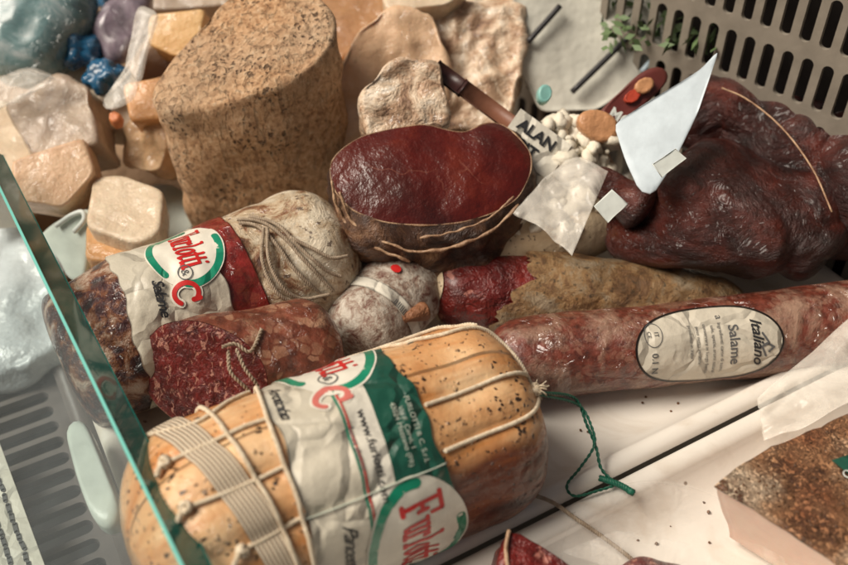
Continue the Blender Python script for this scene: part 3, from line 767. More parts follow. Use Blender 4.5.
d, v = PB.uv(560, 377); kp = PB.P(d, v, .001); knot(kp, .003, pt, 'cotton', 4, 5)
fz = []
for k in range(26):
    dv = V((random.uniform(.1, 1), random.uniform(-.9, .3), random.uniform(-.5, .9))).normalized(); q = kp+dv*random.uniform(.004, .009)
    fz.append(tube([kp, kp.lerp(q, .5)+V((0, 0, random.uniform(-.001, .002))), q], .00022, 4))
obj('frayed_end', join(fz), M['cotton'], pt)
# woven band
qa = [PB.uv(*p) for p in [(150, 436), (190, 430), (232, 480), (262, 530), (278, 563)]]
ba, bb = PB.uv(182, 431), PB.uv(276, 560)
def band_fd(a, b):
    v = -1.2+4.2*b; c = lerpd(ba, bb, v)+.002*math.sin(v*2); return c-.0068+.0136*a, v
bd = PB.patch(band_fd, 24, 160, .0016, 0, thick=.001)
bd = (bd[0], bd[1], [((k % 161)/160*4.0, ((k//161) % 25)/24) for k in range(len(bd[0]))])
obj('woven_band', bd, M['woven_band'], pt)

# green cord
gp = [kp+V((.002, 0, -.002)), at(574, 398, .045), at(587, 425, .036), at(596, 447, .030), at(601, 468, .024), at(612, 480, .021), at(622, 487, .020)]
gcord = thing('green_cord', 'dark green cord loop hanging off the end of the tied pancetta', 'cord', at(600, 470, .0))
obj('cord', rope(spline(gp, 12), .0009, 2, .006), M['cord_green'], gcord)
g2 = [kp+V((.001, -.001, -.002)), at(578, 405, .043), at(592, 428, .036), at(594, 446, .031), at(580, 468, .022), at(567, 485, .0205), at(575, 496, .021), at(600, 490, .0205), at(616, 485, .021)]
obj('loop', rope(spline(g2, 12), .0008, 2, .006), M['cord_green'], gcord)
obj('knotted_end', join([rope(spline([at(600, 478, .021), at(612, 482, .0225), at(622, 486, .0215), at(634, 493, .020)], 10), .0017, 3, .004), tube([at(628, 490, .021), at(634, 493, .0205)], .0018, 8)]), M['cord_green'], gcord)
# cotton string from under the pancetta into the front tray
cs = [at(500, 492, .021), at(528, 494, .021), at(552, 502, .0215), at(575, 518, .020), at(600, 535, .012), at(628, 556, .006), at(648, 575, .004)]
obj('cotton_string', rope(spline(cs, 12), .0011, 3, .0042, .05), M['cotton_old'], label='frayed grey cotton string running from under the pancetta over the tray rims', cat='string')

# ================================================================ salami with the red and green label
SB = Body([at(60, 362, .039), at(150, 325, .041), at(250, 286, .044), at(352, 244, .047)], [.040, .0425, .0425, .042, .042, .040], .012, .03, 3, 2.2, 1, .006, 20, 8, .0012, 45)
stg = thing('labelled_salami', 'fat mould-dusted salami with logo label and loops of grey string, behind the cut salami', 'salami', SB.c[30]-Z*.047)
LA, LB_ = SB.uv(110, 262), SB.uv(150, 395); MA, MB_ = SB.uv(222, 232), SB.uv(258, 306)
obj('foot', SB.mesh(60, 120, 0, LA[0]+.012, .0005), M['labelled_salami_foot'], stg)
obj('casing', SB.mesh(130, 120, LA[0]+.010, SB.L), M['labelled_salami'], stg)
def ls_fd(a, b):
    v = -1.1+3.4*b; l = lerpd(SB.uv(110, 262), SB.uv(150, 395), v) if False else LA[0]+(LB_[0]-LA[0])*(v-LA[1])/(LB_[1]-LA[1])
    l += .0015*math.sin(v*5)+.0006*math.sin(v*19); r_ = MA[0]+(MB_[0]-MA[0])*(v-MA[1])/(MB_[1]-MA[1])-.012+.001*math.sin(v*11); return l+(r_-l)*a, v
SL_off = lambda p: .0035*max(0, mnoise.noise(p*38+SB.seed)+.35*mnoise.noise(p*38*2.7))
SLb = OffBody(SB, SL_off)
slab_l = obj('paper_label', SB.patch(ls_fd, 70, 120, .0012, .0035, 38), M['label_paper'], stg)
def rd_fd(a, b):
    v = -1.1+3.4*b; r_ = MA[0]+(MB_[0]-MA[0])*(v-MA[1])/(MB_[1]-MA[1]); return r_-.013+.019*a, v
obj('red_foil', SB.patch(rd_fd, 20, 120, .0008, .001, 60), M['red_salami_skin'], slab_l)
logo(SLb, slab_l, SB.uv(193, 262)[0], SB.uv(204, 288)[1], .043, .0188, -3, .50, .0020, 'logo_red', .00015)
ink(SLb, slab_l, 'Salame', 152, 283, .0085, 'ink_black', .047, -8, .02, .3, .85, .0022)
# loose string loops
def sstr(pix, off=.0016, r=.0011): obj('string', rope(bodypath(SB, pix, off), r, 3, .0042, .02), M['cotton_old'], stg)
sstr([(238, 222), (262, 224), (285, 240), (305, 262), (332, 290)]); sstr([(240, 226), (258, 229), (276, 246), (296, 272), (325, 298)], .0022)
sstr([(250, 220), (278, 228), (298, 248), (322, 268), (340, 276)], .0026); sstr([(268, 232), (268, 260), (280, 285), (300, 297), (328, 292)], .0034)
sstr([(264, 231), (262, 262), (276, 292), (300, 303)], .0026); sstr([(290, 240), (312, 250), (330, 258), (346, 256)], .003)

# ================================================================ cut salami
CB = Body([at(152, 392, .060), at(240, 367, .055), at(336, 345, .046)], [.0305, .0300, .0285, .027], 0, .020, 2.5, 2.3, 1, .003, 22, 5, .0005, 60)
ct = thing('cut_salami', 'half salami in clear film, its dark red cut face at left, beside the tied pancetta', 'salami', CB.c[20]-Z*.034)
def cutmesh(body, slant, nu=90, nv=110):
    """body whose first end is a slanted flat cut"""
    vs, fs, uv = [], [], []; p0, T, N, B = body.axis(0)
    for i in range(nu+1):
        t = i/nu
        for j in range(nv):
            v = 2*math.pi*j/nv; sh = slant[0]*math.cos(v)+slant[1]*math.sin(v); s0 = max(0, 0+sh+slant[2]); d = s0+(body.L-s0)*(1-(1-t)**1.3)
            vs.append(body.P(d, v)); uv.append((d, v*.03))
    for i in range(nu):
        for j in range(nv): j2 = (j+1) % nv; fs.append((i*nv+j, i*nv+j2, (i+1)*nv+j2, (i+1)*nv+j))
    rim = vs[:nv]; c = sum(rim, V((0, 0, 0)))/nv; n_ = (rim[0]-c).cross(rim[nv//4]-c).normalized()
    if n_.dot(T) > 0: n_ = -n_
    fv, ff = [], []; K = 14
    for k in range(K+1):
        s_ = 1-k/K
        for p in rim:
            q = c+(p-c)*s_*.992; q = q+n_*(.0012*(1-s_**6)+.0016*mnoise.noise(q*60)*min(1, k/2)+.0008*mnoise.noise(q*190)*min(1, k/2)); fv.append(q)
    for k in range(K):
        for j in range(nv): j2 = (j+1) % nv; ff.append((k*nv+j, (k+1)*nv+j, (k+1)*nv+j2, k*nv+j2))
    return (vs, fs, uv), (fv, ff)
a_, b_ = cutmesh(CB, (.012, .022, .026))
obj('casing', a_, M['salami_film'], ct); obj('cut_face', b_, M['salami_cut'], ct)
def cstr(pix, r=.0010): obj('string', rope(bodypath(CB, pix, .0012), r, 2, .004), M['cotton_old'], ct)
cstr([(222, 348), (235, 345), (250, 352), (262, 330)]); cstr([(228, 352), (230, 372), (246, 388), (250, 395)]); cstr([(236, 350), (244, 368), (256, 384), (258, 394)])

# ================================================================ small moulded salami with the paper strip
GB = Body([at(350, 352, .028), at(380, 315, .030), at(420, 268, .032)], [.025, .0265, .0265, .024], .022, .02, 2.6, 2.4, .96, .003, 30, 4, .0006, 70)
gt = thing('small_salami', 'short round grey salami with a narrow paper strip and red seal, below the bresaola', 'salami', GB.c[24]-Z*.03)
obj('casing', GB.mesh(80, 90), M['mould_salami'], gt)
sa, sb = GB.uv(365, 283), GB.uv(400, 312)
def gs_fd(a, b):
    v = -.9+3.2*b; c = sa[0]+(sb[0]-sa[0])*(v-sa[1])/((sb[1]-sa[1]) or 1) if False else (sa[0]+sb[0])/2+.002; return c-.004+.008*a, v
stp = obj('paper_strip', GB.patch(gs_fd, 8, 70, .0008, .0006), M['label_white'], gt)
for k in range(5):
    d, v = (sa[0]+sb[0])/2-.0005, .55+k*.10
    obj('print_mark', wrap(GB, strokes2d([[(0, -.0014), (0, .0022)], [(.0012, -.0014), (.0012, .0022)]], .0006), d, v, .0016, .03), M['ink_grey'], stp)
obj('red_seal', wrap(GB, ellipse2d(.0035, .0028, 4, 20), GB.uv(378, 266)[0]+.002, .1, .0014, .03), M['logo_red'], gt)
obj('tied_tip', join([tube(spline([at(398, 318, .040), at(410, 316, .042), at(424, 311, .040)], 8), .0045, 12, lambda t: .7+1.1*abs(t-.45))]), M['wood_tie'], gt)

# ================================================================ pepper-rind salami, torn open
TB = Body([at(424, 292, .026), at(520, 292, .026), at(630, 296, .0235), at(745, 300, .017)], [.0235, .0245, .0235, .0215, .017, .010], .022, .02, 2, 2, 1, .0035, 24, 11, .0008, 60)
tt = thing('torn_salami', 'thin salami with brown peppery rind torn off its dark red left end', 'salami', TB.c[30]-Z*.024)
obj('meat', TB.mesh(60, 80, .006, .07, -.0008), M['torn_meat'], tt)
def torn(v): return .050+.012*math.sin(v*2.1+1)+.008*mnoise.noise(V((v*3, 2, 0)))+.005*mnoise.noise(V((v*9, 5, 0)))
def sleeve(body, fn0, fn1, nu, nv, off):
    def f(a, b): v = 2*math.pi*b; s0, s1 = fn0(v), fn1(v); return body.P(s0+(s1-s0)*a, v, off*min(1, .5+a*20)+(.0012*(1-a*12) if a < 1/12 else 0))
    return sheetgrid(f, nu, nv)
obj('rind', sleeve(TB, lambda v: torn(v if v <= math.pi else 2*math.pi-v), lambda v: TB.L, 100, 100, .0012), M['pepper_rind'], tt)
obj('end_casing', sleeve(TB, lambda v: 0, lambda v: .0095+.002*math.sin(v*3), 24, 90, .0004), M['pale_rind'], tt)
# pale salami behind it
VB = Body([at(460, 262, .036), at(530, 240, .040), at(620, 215, .044)], [.022, .0245, .024, .02], .02, .02, 2, 2, 1, .003, 24, 6)
obj('pale_salami', VB.mesh(70, 70), M['pale_rind'], label='pale beige speckled salami half hidden behind the torn salami and below the bresaola', cat='salami')

# ================================================================ long salami with the oval label
NB = Body([at(486, 362, .024), at(600, 350, .0245), at(720, 339, .025), at(900, 316, .027)], [.0225, .0235, .024, .0245, .025, .026], .02, 0, 2, 2, 1, .002, 22, 14, .0004, 40)
nt_ = thing('long_salami', 'long salami in shiny film with an oval cream label, lying across the tray', 'salami', NB.c[30]-Z*.025)
obj('casing', NB.mesh(160, 90), M['long_salami'], nt_)
d0_, v0_ = NB.uv(709, 346)
NBo = NB
tilt = 0
oc = obj('oval_label', wrap(NB, xf(ellipse2d(.0235, .0415, 14, 80), 0, 0), d0_, v0_, .0010, .0245), M['oval_paper'], nt_)
obj('black_border', wrap(NB, strokes2d([arc(0, 0, .0238, .0418, 0, 360, 80)], .0012), d0_, v0_, .0013, .0245), M['black_line'], oc)
def oi(txt, x, y, size, m='ink_grey', bold=0, shear=0): obj('lettering', wrap(NB, xf(text2d(txt, size, shear, bold), x, y), d0_, v0_, .0014, .0245), M[m], oc)
oi('Salame', -.0105, .0115, .0080, 'ink_grey', .01); oi('Italiano', -.0125, .0245, .0085, 'ink_black', .02, .4)
for k, t_ in enumerate(['Ingredienti: carne di suino,', 'sale, spezie, aromi naturali', 'conservare in luogo fresco', 'peso netto variabile', 'prodotto in Italia']): oi(t_, -.0125+.001*(k % 2), .0060-.0042*k, .0027)
oi('a', -.017, .006, .006); oi('0.1 N', .001, -.0330, .0052, 'ink_grey', .01); oi('IT', -.010, -.0305, .0034); oi('CE', -.0105, -.0345, .0030)
obj('stamp_ring', wrap(NB, xf(strokes2d([arc(0, 0, .0065, .0050, 0, 360, 30)], .0004), -.0085, -.0312), d0_, v0_, .0014, .0245), M['ink_grey'], oc)
obj('drawing', wrap(NB, jo(strokes2d([[(.002, .030), (.002, .033)], [(-.004, .030), (.001, .033), (.003, .029), (.008, .031)], [(.002, .033), (.004, .036), (.006, .033)]], .0012), ([], [])), d0_, v0_, .0014, .0245), M['ink_grey'], oc)

# ================================================================ cut bresaola
bp = at(430, 185, .092); bn = (V((.06, -.50, .86))).normalized()
outl = [(329, 165), (338, 152), (360, 137), (392, 129), (425, 124), (448, 131), (466, 134), (480, 124), (500, 122), (515, 134), (531, 152), (531, 172), (518, 198), (495, 212), (462, 222), (425, 225), (385, 222), (352, 210), (334, 190)]
def bowl(outline, pt_, n, prof, lump, ls, sub=5, shift=V((0, 0, 0)), seed=0):
    P0 = [onplane(x, y, pt_, n) for x, y in outline]; out = []; m = len(P0)
    for i in range(m):
        a, b = P0[i], P0[(i+1) % m]; k = max(1, int((b-a).length/.0025))
        for q in range(k): out.append(a.lerp(b, q/k))
    for _ in range(sub): out = [(out[i-1]+out[i]*2+out[(i+1) % len(out)])/4 for i in range(len(out))]
    c = sum(out, V((0, 0, 0)))/len(out); vs, fs = [], []; Mn = len(out)
    for s_, z in prof:
        for p in out:
            q = c+(p-c)*s_-n*z+shift*z; rd = (p-c).normalized(); q += rd*lump*(mnoise.noise(q*ls+V((seed, 0, 0)))+.6*abs(mnoise.noise(q*ls*2.5)))*min(1, z/.004); vs.append(q)
    for i in range(len(prof)-1):
        for k in range(Mn): k2 = (k+1) % Mn; fs.append((i*Mn+k, (i+1)*Mn+k, (i+1)*Mn+k2, i*Mn+k2))
    return (vs, fs), out, c
(rm, ol, c_) = bowl(outl, bp, bn, [(1, 0), (1.01, .003)]+[(1.03*max(0, math.cos(a))**.45, .005+.062*math.sin(a)) for a in [rad(x) for x in range(0, 91, 3)]], .011, 34, shift=bn-Z+V((0, -.12, 0)))
bt = thing('cut_bresaola', 'cured beef with a broad dark red cut face and wrinkled brown rind', 'bresaola', V((c_.x, c_.y, .02)))
obj('rind', rm, M['bresaola_rind'], bt)
fc = []; ff = []; K = 16; Mn = len(ol)
for k in range(K+1):
    s_ = 1-k/K
    for p in ol: q = c_+(p-c_)*s_; fc.append(q+bn*(.0035*(1-s_**3))+bn*((.0050*mnoise.noise(q*17)+.0016*mnoise.noise(q*48))*min(1, k/4)))
for k in range(K):
    for j in range(Mn): j2 = (j+1) % Mn; ff.append((k*Mn+j, (k+1)*Mn+j, (k+1)*Mn+j2, k*Mn+j2))
obj('cut_face', (fc, ff), M['bresaola_cut'], bt)
obj('fat_rim', tube([p-bn*.0004+(p-c_).normalized()*.0004 for p in ol]+[ol[0]-bn*.0004], .0010, 6, lambda t: .25+1.1*abs(mnoise.noise(V((t*14, 3, 1))))), M['bresaola_rim'], bt)
# folded skin edges below the face
for k, (pix, r_) in enumerate([([(338, 205), (352, 232), (380, 244), (415, 252), (450, 248), (490, 236), (520, 215)], .0022), ([(330, 195), (336, 222), (352, 240), (380, 254), (410, 262)], .0026), ([(420, 238), (455, 232), (490, 222), (515, 205)], .0016)]):
    fp = onplane(425, 228, bp, bn)+V((0, -.006, 0)); bv = sum(ol, V((0, 0, 0)))/len(ol)
    obj('skin_fold', tube([q+V((0, .9*((q.x-bv.x)/.07)**2*.022, 0))+V((0, 0, .0015*mnoise.noise(q*160))) for q in spline([onplane(x, y, fp, V((0, -1, .35)).normalized()) for x, y in pix], 12)], r_*.8, 7, lambda t: .35+.9*abs(mnoise.noise(V((t*9, k*3, 1))))), M['bresaola_rim'], bt)

# ================================================================ dark ham in its bag
HB = Body([at(586, 214, .050), at(640, 232, .050), at(700, 212, .062), at(760, 206, .062), at(842, 226, .05)], [.010, .026, .046, .052, .046, .030], .03, .03, 2, 2, .68, .016, 15, 21, .008, 26)
ht = thing('dark_ham', 'large very dark red cured ham with thin tan bag edge, behind the torn salami', 'ham', HB.c[50]-Z*.05)
obj('meat', HB.mesh(130, 110), M['dark_ham'], ht)
FB = Body([at(588, 172, .085), at(612, 188, .078), at(650, 212, .070)], [.007, .011, .018], .01, .01, 2, 2, 1, .003, 40, 2)
obj('meat_flap', FB.mesh(50, 50), M['dark_ham'], ht)
HD = Body([at(668, 140, .075), at(720, 112, .085), at(790, 140, .082), at(838, 190, .07)], [.012, .022, .028, .026], .02, .02, 2, 2, 1, .008, 24, 12, .004, 40)
obj('meat_fold', HD.mesh(80, 70), M['dark_ham'], ht)
HC = Body([at(800, 240, .04), at(850, 200, .06), at(905, 150, .07)], [.03, .050, .05], .03, .03, 2, 2, 1, .010, 18, 31, .003, 25)
obj('dark_ham', HC.mesh(80, 80), M['dark_ham'], label='second dark ham lying at the far right in front of the pierced panel', cat='ham')
bagp = [(560, 246), (600, 262), (660, 272), (720, 282), (780, 276), (790, 240), (720, 240), (640, 222), (590, 190), (572, 215)]
def filmgrid(c4, nx, ny, amp, sc, sd_=0, z=None):
    a, b, c, d = c4
    def f(u, v):
        p = a.lerp(b, u).lerp(d.lerp(c, u), v); k = mnoise.noise(p*sc+V((sd_, 0, 0)))+.5*mnoise.noise(p*sc*2.6+V((sd_, 3, 0))); return p+V((0, -.4, .9))*amp*k+Z*(.5*amp*math.sin(math.pi*v))
    return sheetgrid(f, nx, ny)
obj('bag_edge', tube(spline([at(722, 88, .120), at(748, 100, .122), at(782, 128, .120), at(812, 168, .112), at(832, 212, .10)], 12), .0006, 6), M['bresaola_rim'], ht)

# ================================================================ cheese wheel and cheeses
wn = V((-.20, -.42, .88)).normalized(); wp = at(250, 60, .135)
wo = [(148, 104), (152, 86), (172, 58), (198, 26), (224, 0), (250, -22), (285, -30), (318, -12), (334, 12), (338, 32), (331, 52), (312, 68), (280, 86), (250, 97), (210, 107), (166, 114)]
wm = prism(wo, wp, wn, .125, dirv=V((.03, .10, -1)).normalized(), rings=40, taper=-.02, lump=.0035, ls=35, seed=3, bev=.004, sub=6, capr=30)
obj('half_cheese', wm, M['wheel_rind'], label='tall half wheel of aged cheese with rough pitted brown rind', cat='cheese')
def wedge(name, label, m, outline, z, depth, n=V((0, -.15, 1)), cat='cheese', group=None, **kw):
    n = n.normalized(); c = outline[0]; cx = sum(p[0] for p in outline)/len(outline); cy = sum(p[1] for p in outline)/len(outline)
    a = dict(rings=10, lump=.0008, ls=45, bev=.0022, sub=1, capr=16); a.update(kw)
    return obj(name, prism(outline, at(cx, cy, z), n, depth, **a), M[m], label=label, cat=cat, group=group)
Gc = 'cheeses at the back of the case'
wedge('cheese_end', 'rounded tan cheese end with a hollow rim, pressed against the left of the cheese wheel', 'pecorino', [(118, 140), (124, 122), (146, 112), (162, 118), (166, 150), (160, 172), (138, 172), (122, 162)], .06, .05, V((-.5, -.7, .7)), lump=.005, ls=60)
wedge('cheese_wedge', 'pale cream wedge with a squared top, in front of the wheel above the labelled salami', 'cheese_cream', [(92, 176), (122, 174), (164, 190), (160, 232), (136, 244), (86, 226)], .060, .022, group=Gc, sub=2)
wedge('cheese_wedge', 'orange wedge directly under the pale cream wedge', 'cheese_orange', [(86, 218), (140, 232), (152, 246), (118, 262), (84, 258)], .045, .03, group=Gc)
wedge('cheese_wedge', 'beige wedge with a grey-brown left side, leaning behind the white tub', 'cheese_peach', [(10, 160), (84, 136), (96, 172), (64, 208), (14, 200)], .07, .03, V((.1, -.6, .8)), group=Gc)
wedge('cheese_wedge', 'rounded taupe cheese in clinging film above the beige wedge at left', 'cheese_taupe', [(2, 104), (56, 72), (88, 86), (98, 142), (30, 156)], .085, .04, V((-.1, -.5, .85)), group=Gc, lump=.004)
wedge('cheese_wedge', 'pale cheese wedge cut off by the left edge of the picture', 'cheese_cream', [(-40, 96), (8, 100), (36, 150), (8, 186), (-40, 190)], .06, .04, group=Gc)
wedge('cheese_wedge', 'small yellow wedge standing left of the wheel top', 'cheese_yellow', [(149, 14), (206, 8), (198, 52), (176, 58), (147, 44)], .11, .03, V((0, -.7, .7)), group=Gc)
wedge('cheese_wedge', 'orange-yellow wedge just below the small yellow wedge', 'cheese_orange', [(122, 84), (168, 74), (176, 116), (130, 122)], .09, .03, V((0, -.6, .8)), group=Gc)
wedge('cheese_wedge', 'brown rinded cheese behind the right shoulder of the wheel', 'cheese_brown', [(310, -20), (364, -26), (394, 4), (366, 40), (340, 60), (320, 30)], .10, .05, V((0, -.4, .9)), group=Gc)
wedge('cheese_block', 'tall peach-coloured cheese block between the wheel and the crumbly cheese', 'cheese_peach', [(330, 84), (360, 26), (392, 4), (436, 12), (450, 70), (440, 160), (338, 180)], .100, .06, V((.1, -.75, .65)), group=Gc, lump=.004, sub=3)
wedge('film_wrapped_cheese', 'broken brown-beige cheese face in clear film on the peach block', 'crumbly', [(358, 88), (400, 55), (442, 62), (452, 128), (405, 128), (366, 140)], .118, .02, V((.1, -.75, .65)), group=Gc, lump=.004, sub=4)
wedge('crumbly_cheese', 'large crumbly cream cheese in film, top centre behind the bresaola', 'crumbly', [(384, 2), (440, -14), (510, -16), (526, 20), (520, 80), (505, 132), (440, 128), (432, 60)], .105, .05, V((0, -.6, .8)), group=Gc, lump=.007, ls=55, capr=24, sub=4)
wedge('cheese_wedge', 'small cream slab along the top edge right of the brown cheese', 'cheese_cream', [(380, -8), (470, -14), (450, 4), (386, 12)], .135, .02, V((0, -.5, .85)), group=Gc)
wedge('cheese_wedge', 'cream cheese under the blue foil parcels', 'cheese_cream', [(50, 66), (110, 52), (152, 96), (130, 130), (84, 124)], .075, .03, V((0, -.5, .85)), group=Gc)
wedge('cheese_wedge', 'tan crusted cheese in shadow between the yellow wedge and the wheel', 'cheese_brown', [(140, 48), (196, 40), (222, 8), (215, 66), (176, 98), (134, 88)], .075, .04, V((0, -.5, .85)), group=Gc)
wedge('cheese_wedge', 'brown cheese along the top edge left of the wheel', 'cheese_taupe', [(110, -20), (260, -30), (230, 5), (160, 10), (120, 8)], .085, .04, V((0, -.5, .85)), group=Gc)
wedge('cheese_crumb', 'small bright orange crumb of cheese left of the wheel', 'orange_bit', [(106, 112), (114, 107), (123, 112), (121, 122), (110, 123)], .09, .010, V((0, -.4, .9)), group=Gc, bev=.002)
# strap lying over the crumbly cheese
sq = [onplane(x, y, at(455, 60, .128), V((0, -.6, .8)).normalized()) for x, y in [(436, 70), (462, 88), (485, 106), (508, 124)]]
st_ = thing('brown_strap', 'narrow brown strap with a dark buckle end lying across the crumbly cheese', 'strap', sq[0])
nn = V((0, -.6, .8)).normalized()
obj('strap', slab(sq[1]-(sq[3]-sq[0]).normalized().cross(nn)*.004, (sq[3]-sq[0]).normalized(), (sq[3]-sq[0]).normalized().cross(nn), nn, .05, .008, .003, .001), M['strap_brown'], st_)
obj('buckle', slab(sq[0]-(sq[3]-sq[0]).normalized().cross(nn)*.004, (sq[3]-sq[0]).normalized(), (sq[3]-sq[0]).normalized().cross(nn), nn, .021, .008, .004, .001), M['strap_dark'], st_)

# glass reflections at the upper left, shaped as solid lumps
def pillow(name, label, m, outline, z, depth, n, cat, **kw): return wedge(name, label, m, outline, z, depth, n, cat, lump=.005, ls=30, sub=10, bev=depth*.45, capr=20, **kw)
pillow('plastic_packet', 'large pale teal plastic packet in the top left corner', 'teal_plastic', [(-30, -30), (88, -30), (84, 20), (66, 62), (30, 88), (-30, 70)], .12, .05, V((.1, -.7, .7)), 'packet')
wedge('plastic_film', 'translucent film strip slanting down between the blue parcels and the yellow wedge', 'milky_film', [(138, 6), (158, 14), (132, 98), (104, 112), (100, 100), (124, 78)], .112, .002, V((-.2, -.6, .8)), 'film', bev=.0006, lump=.004, ls=40)
wedge('plastic_film', 'crumpled translucent film on the taupe cheese at far left', 'milky_film', [(-30, 84), (30, 66), (58, 76), (24, 98), (-10, 112), (-40, 110)], .10, .002, V((-.1, -.5, .85)), 'film', bev=.0006, lump=.006, ls=40)
pillow('plastic_packet', 'crinkled lilac film packet between the blue parcels and the yellow wedge', 'lilac_plastic', [(96, 10), (118, -20), (152, -20), (148, 20), (128, 60), (100, 60), (88, 36)], .115, .02, V((.1, -.6, .8)), 'packet')
def blob(name, label, m, px, py, z, rx, ry, rz, cat, seed=0, lump=.28, group=None):
    bm = bmesh.new(); bmesh.ops.create_icosphere(bm, subdivisions=4, radius=1); c = at(px, py, z); vs = []
    for v in bm.verts:
        k = 1+lump*(1.5*mnoise.noise(v.co*1.3+V((seed, 0, 0)))-.9*abs(mnoise.noise(v.co*2.6+V((seed, 1, 0))))-.4*abs(mnoise.noise(v.co*6+V((seed, 1, 0))))); vs.append(c+V((v.co.x*rx, v.co.y*ry, v.co.z*rz))*k)
    bm.verts.index_update(); f_ = [tuple(v.index for v in f.verts) for f in bm.faces]; bm.free()
    return obj(name, (vs, f_), M[m], label=label, cat=cat, group=group)
blob('foil_parcel', 'round blue foil parcel beside the teal packet', 'blue_foil', 78, 50, .10, .016, .013, .013, 'parcel', 1)
blob('foil_parcel', 'blue foil parcel above the small orange crumb', 'blue_foil', 105, 78, .09, .015, .013, .012, 'parcel', 4)
blob('foil_parcel', 'blue foil parcel at the top edge behind the lilac packet', 'blue_foil', 122, -4, .11, .020, .012, .012, 'parcel', 7)
# white tub
tc = at(75, 262, .0); tb = thing('white_tub', 'pale white plastic tub with a pointed lip, at the left end of the labelled salami', 'tub', tc)
wallpts = [(66, 262, .03), (62, 240, .062), (90, 206, .075), (87, 262, .03)]
bm_ = prism([(34, 238), (52, 222), (88, 206), (92, 214), (88, 256), (84, 284), (66, 282), (60, 262)], at(70, 245, .035), V((-.25, -.75, .6)).normalized(), .018, lump=.0006, bev=.003, sub=3)
obj('shell', bm_, M['tub_white'], tb)
obj('handle', tube(spline([onplane(x, y, at(70, 245, .037), V((-.25, -.75, .6)).normalized()) for x, y in [(56, 226), (70, 216), (82, 212), (84, 220), (74, 232)]], 8), .0016, 8), M['tag_white'], tb)

# ================================================================ the busy upper middle
nb = V((.1, -.7, .7)).normalized()
bgb = thing('bag_of_curds', 'clear bag of small white cheese nuggets behind the bresaola, below the printed paper', 'bag', at(560, 200, .05))  # dappled reflection in the glass, shaped as a heap of lumps
cur = []
for k in range(420):
    x = random.uniform(508, 612); y = random.uniform(120, 250)
    if (x > 575 and y > 205) or (x < 545 and y < 168): continue
    if y > 262-(x-540)*.3: continue
    p = onplane(x, y, at(560, 180, .075), nb)+nb*random.uniform(-.008, .006); r_ = random.choice((.002, .003, .004, .0055, .0075))
    bm = bmesh.new(); bmesh.ops.create_icosphere(bm, subdivisions=2, radius=r_)
    sc_ = V((random.uniform(.7, 1.2), random.uniform(.7, 1.2), random.uniform(.6, 1)))
    vv = [p+V((v.co.x*sc_.x, v.co.y*sc_.y, v.co.z*sc_.z))*(1+.75*mnoise.noise(v.co*160+V((k, 0, 0)))) for v in bm.verts]; bm.verts.index_update(); ff_ = [tuple(v.index for v in f.verts) for f in bm.faces]; bm.free(); cur.append((vv, ff_, None))
obj('nuggets', join(cur)[:2], M['curd_white'], bgb, kind='stuff')
cq = [(500, 150), (600, 120), (625, 170), (590, 240), (545, 252), (490, 215)]
obj('bag_bottom', prism(cq, at(560, 180, .066), nb, .045, lump=.004, sub=4, bev=.006), M['crumbly'], bgb)
# lettering reflected in the glass, modelled as a paper scrap
pX = (onplane(556, 152, at(530, 140, .1), nb)-onplane(520, 126, at(530, 140, .1), nb)).normalized(); pY = nb.cross(pX)
pO = onplane(516, 127, at(530, 140, .1), nb)
pp = thing('printed_paper', 'scrap of cream paper printed with bold black capitals, beside the bresaola', 'paper', pO)
obj('sheet', slab(pO-pX*.004-pY*.015+nb*-.001, pX, pY, nb, .038, .026, .0008), M['label_white'], pp, smooth=False)
obj('lettering', flatmap(text2d('ALAN', .0100, 0, .03), pO, pX, pY, .0006), M['ink_black'], pp); obj('lettering', flatmap(xf(text2d('LPIT', .0100, 0, .03), .001, -.0105), pO, pX, pY, .0006), M['ink_black'], pp)
# parasol canopy and ribs reflected in the glass, modelled as sheet and rods
shp = at(590, 50, .10); ns = V((.05, -.75, .65)).normalized()
obj('wrapping_paper', prism([(512, -30), (640, -30), (672, 40), (640, 80), (596, 112), (540, 112), (515, 60)], shp, ns, .004, lump=.003, ls=20, bev=.001, sub=2, capr=12), M['pale_paper'], label='pale grey wrapping paper at the top right of centre, crossed by dark rods', cat='paper')
for a, b, lb in [((572, 92), (644, 22), 'long dark rod leaning across the pale wrapping paper'), ((528, 42), (560, 6), 'short dark rod at the top of the pale wrapping paper'), ((642, 72), (680, 26), 'bluish grey rod between the wrapping paper and the herbs')]:
    o1 = onplane(*a, shp+ns*.006, ns); o2 = onplane(*b, shp+ns*.006, ns)
    obj('rod', tube(spline([o1, o1.lerp(o2, .5), o2], 6), .0020, 8), M['rod_dark' if 'dark' in lb else 'gate_blue'], label=lb, cat='rod')  # reflected parasol ribs and bar, modelled as rods
wedge('small_bottle', 'tiny mint green bottle near the end of the long dark rod', 'mint_plastic', [(536, 84), (548, 78), (558, 88), (553, 106), (538, 108)], .115, .01, nb, 'bottle', sub=4)  # green spot of the glass reflection, shaped as a small solid
wedge('orange_packet', 'orange packet above the curds, left of the white card', 'packet_orange', [(576, 112), (598, 106), (620, 118), (622, 138), (600, 144), (578, 128)], .105, .012, nb, 'packet', sub=4)  # orange patch of the glass reflection, shaped as a solid
mpk = thing('red_packet', 'maroon and red packet lettered MC beside the white card', 'packet', at(620, 110, .1))  # reflected colours and lettering, modelled as one solid
mo = at(620, 105, .108)
obj('wrapper', prism([(592, 122), (606, 104), (640, 72), (664, 62), (676, 76), (640, 110), (618, 132)], mo, nb, .012, lump=.002, sub=4, bev=.003), M['packet_maroon'], mpk)
obj('red_spot', prism([(618, 100), (630, 88), (644, 84), (646, 96), (632, 108)], mo+nb*.003, nb, .004, sub=3, bev=.001, lump=.001), M['packet_red'], mpk)
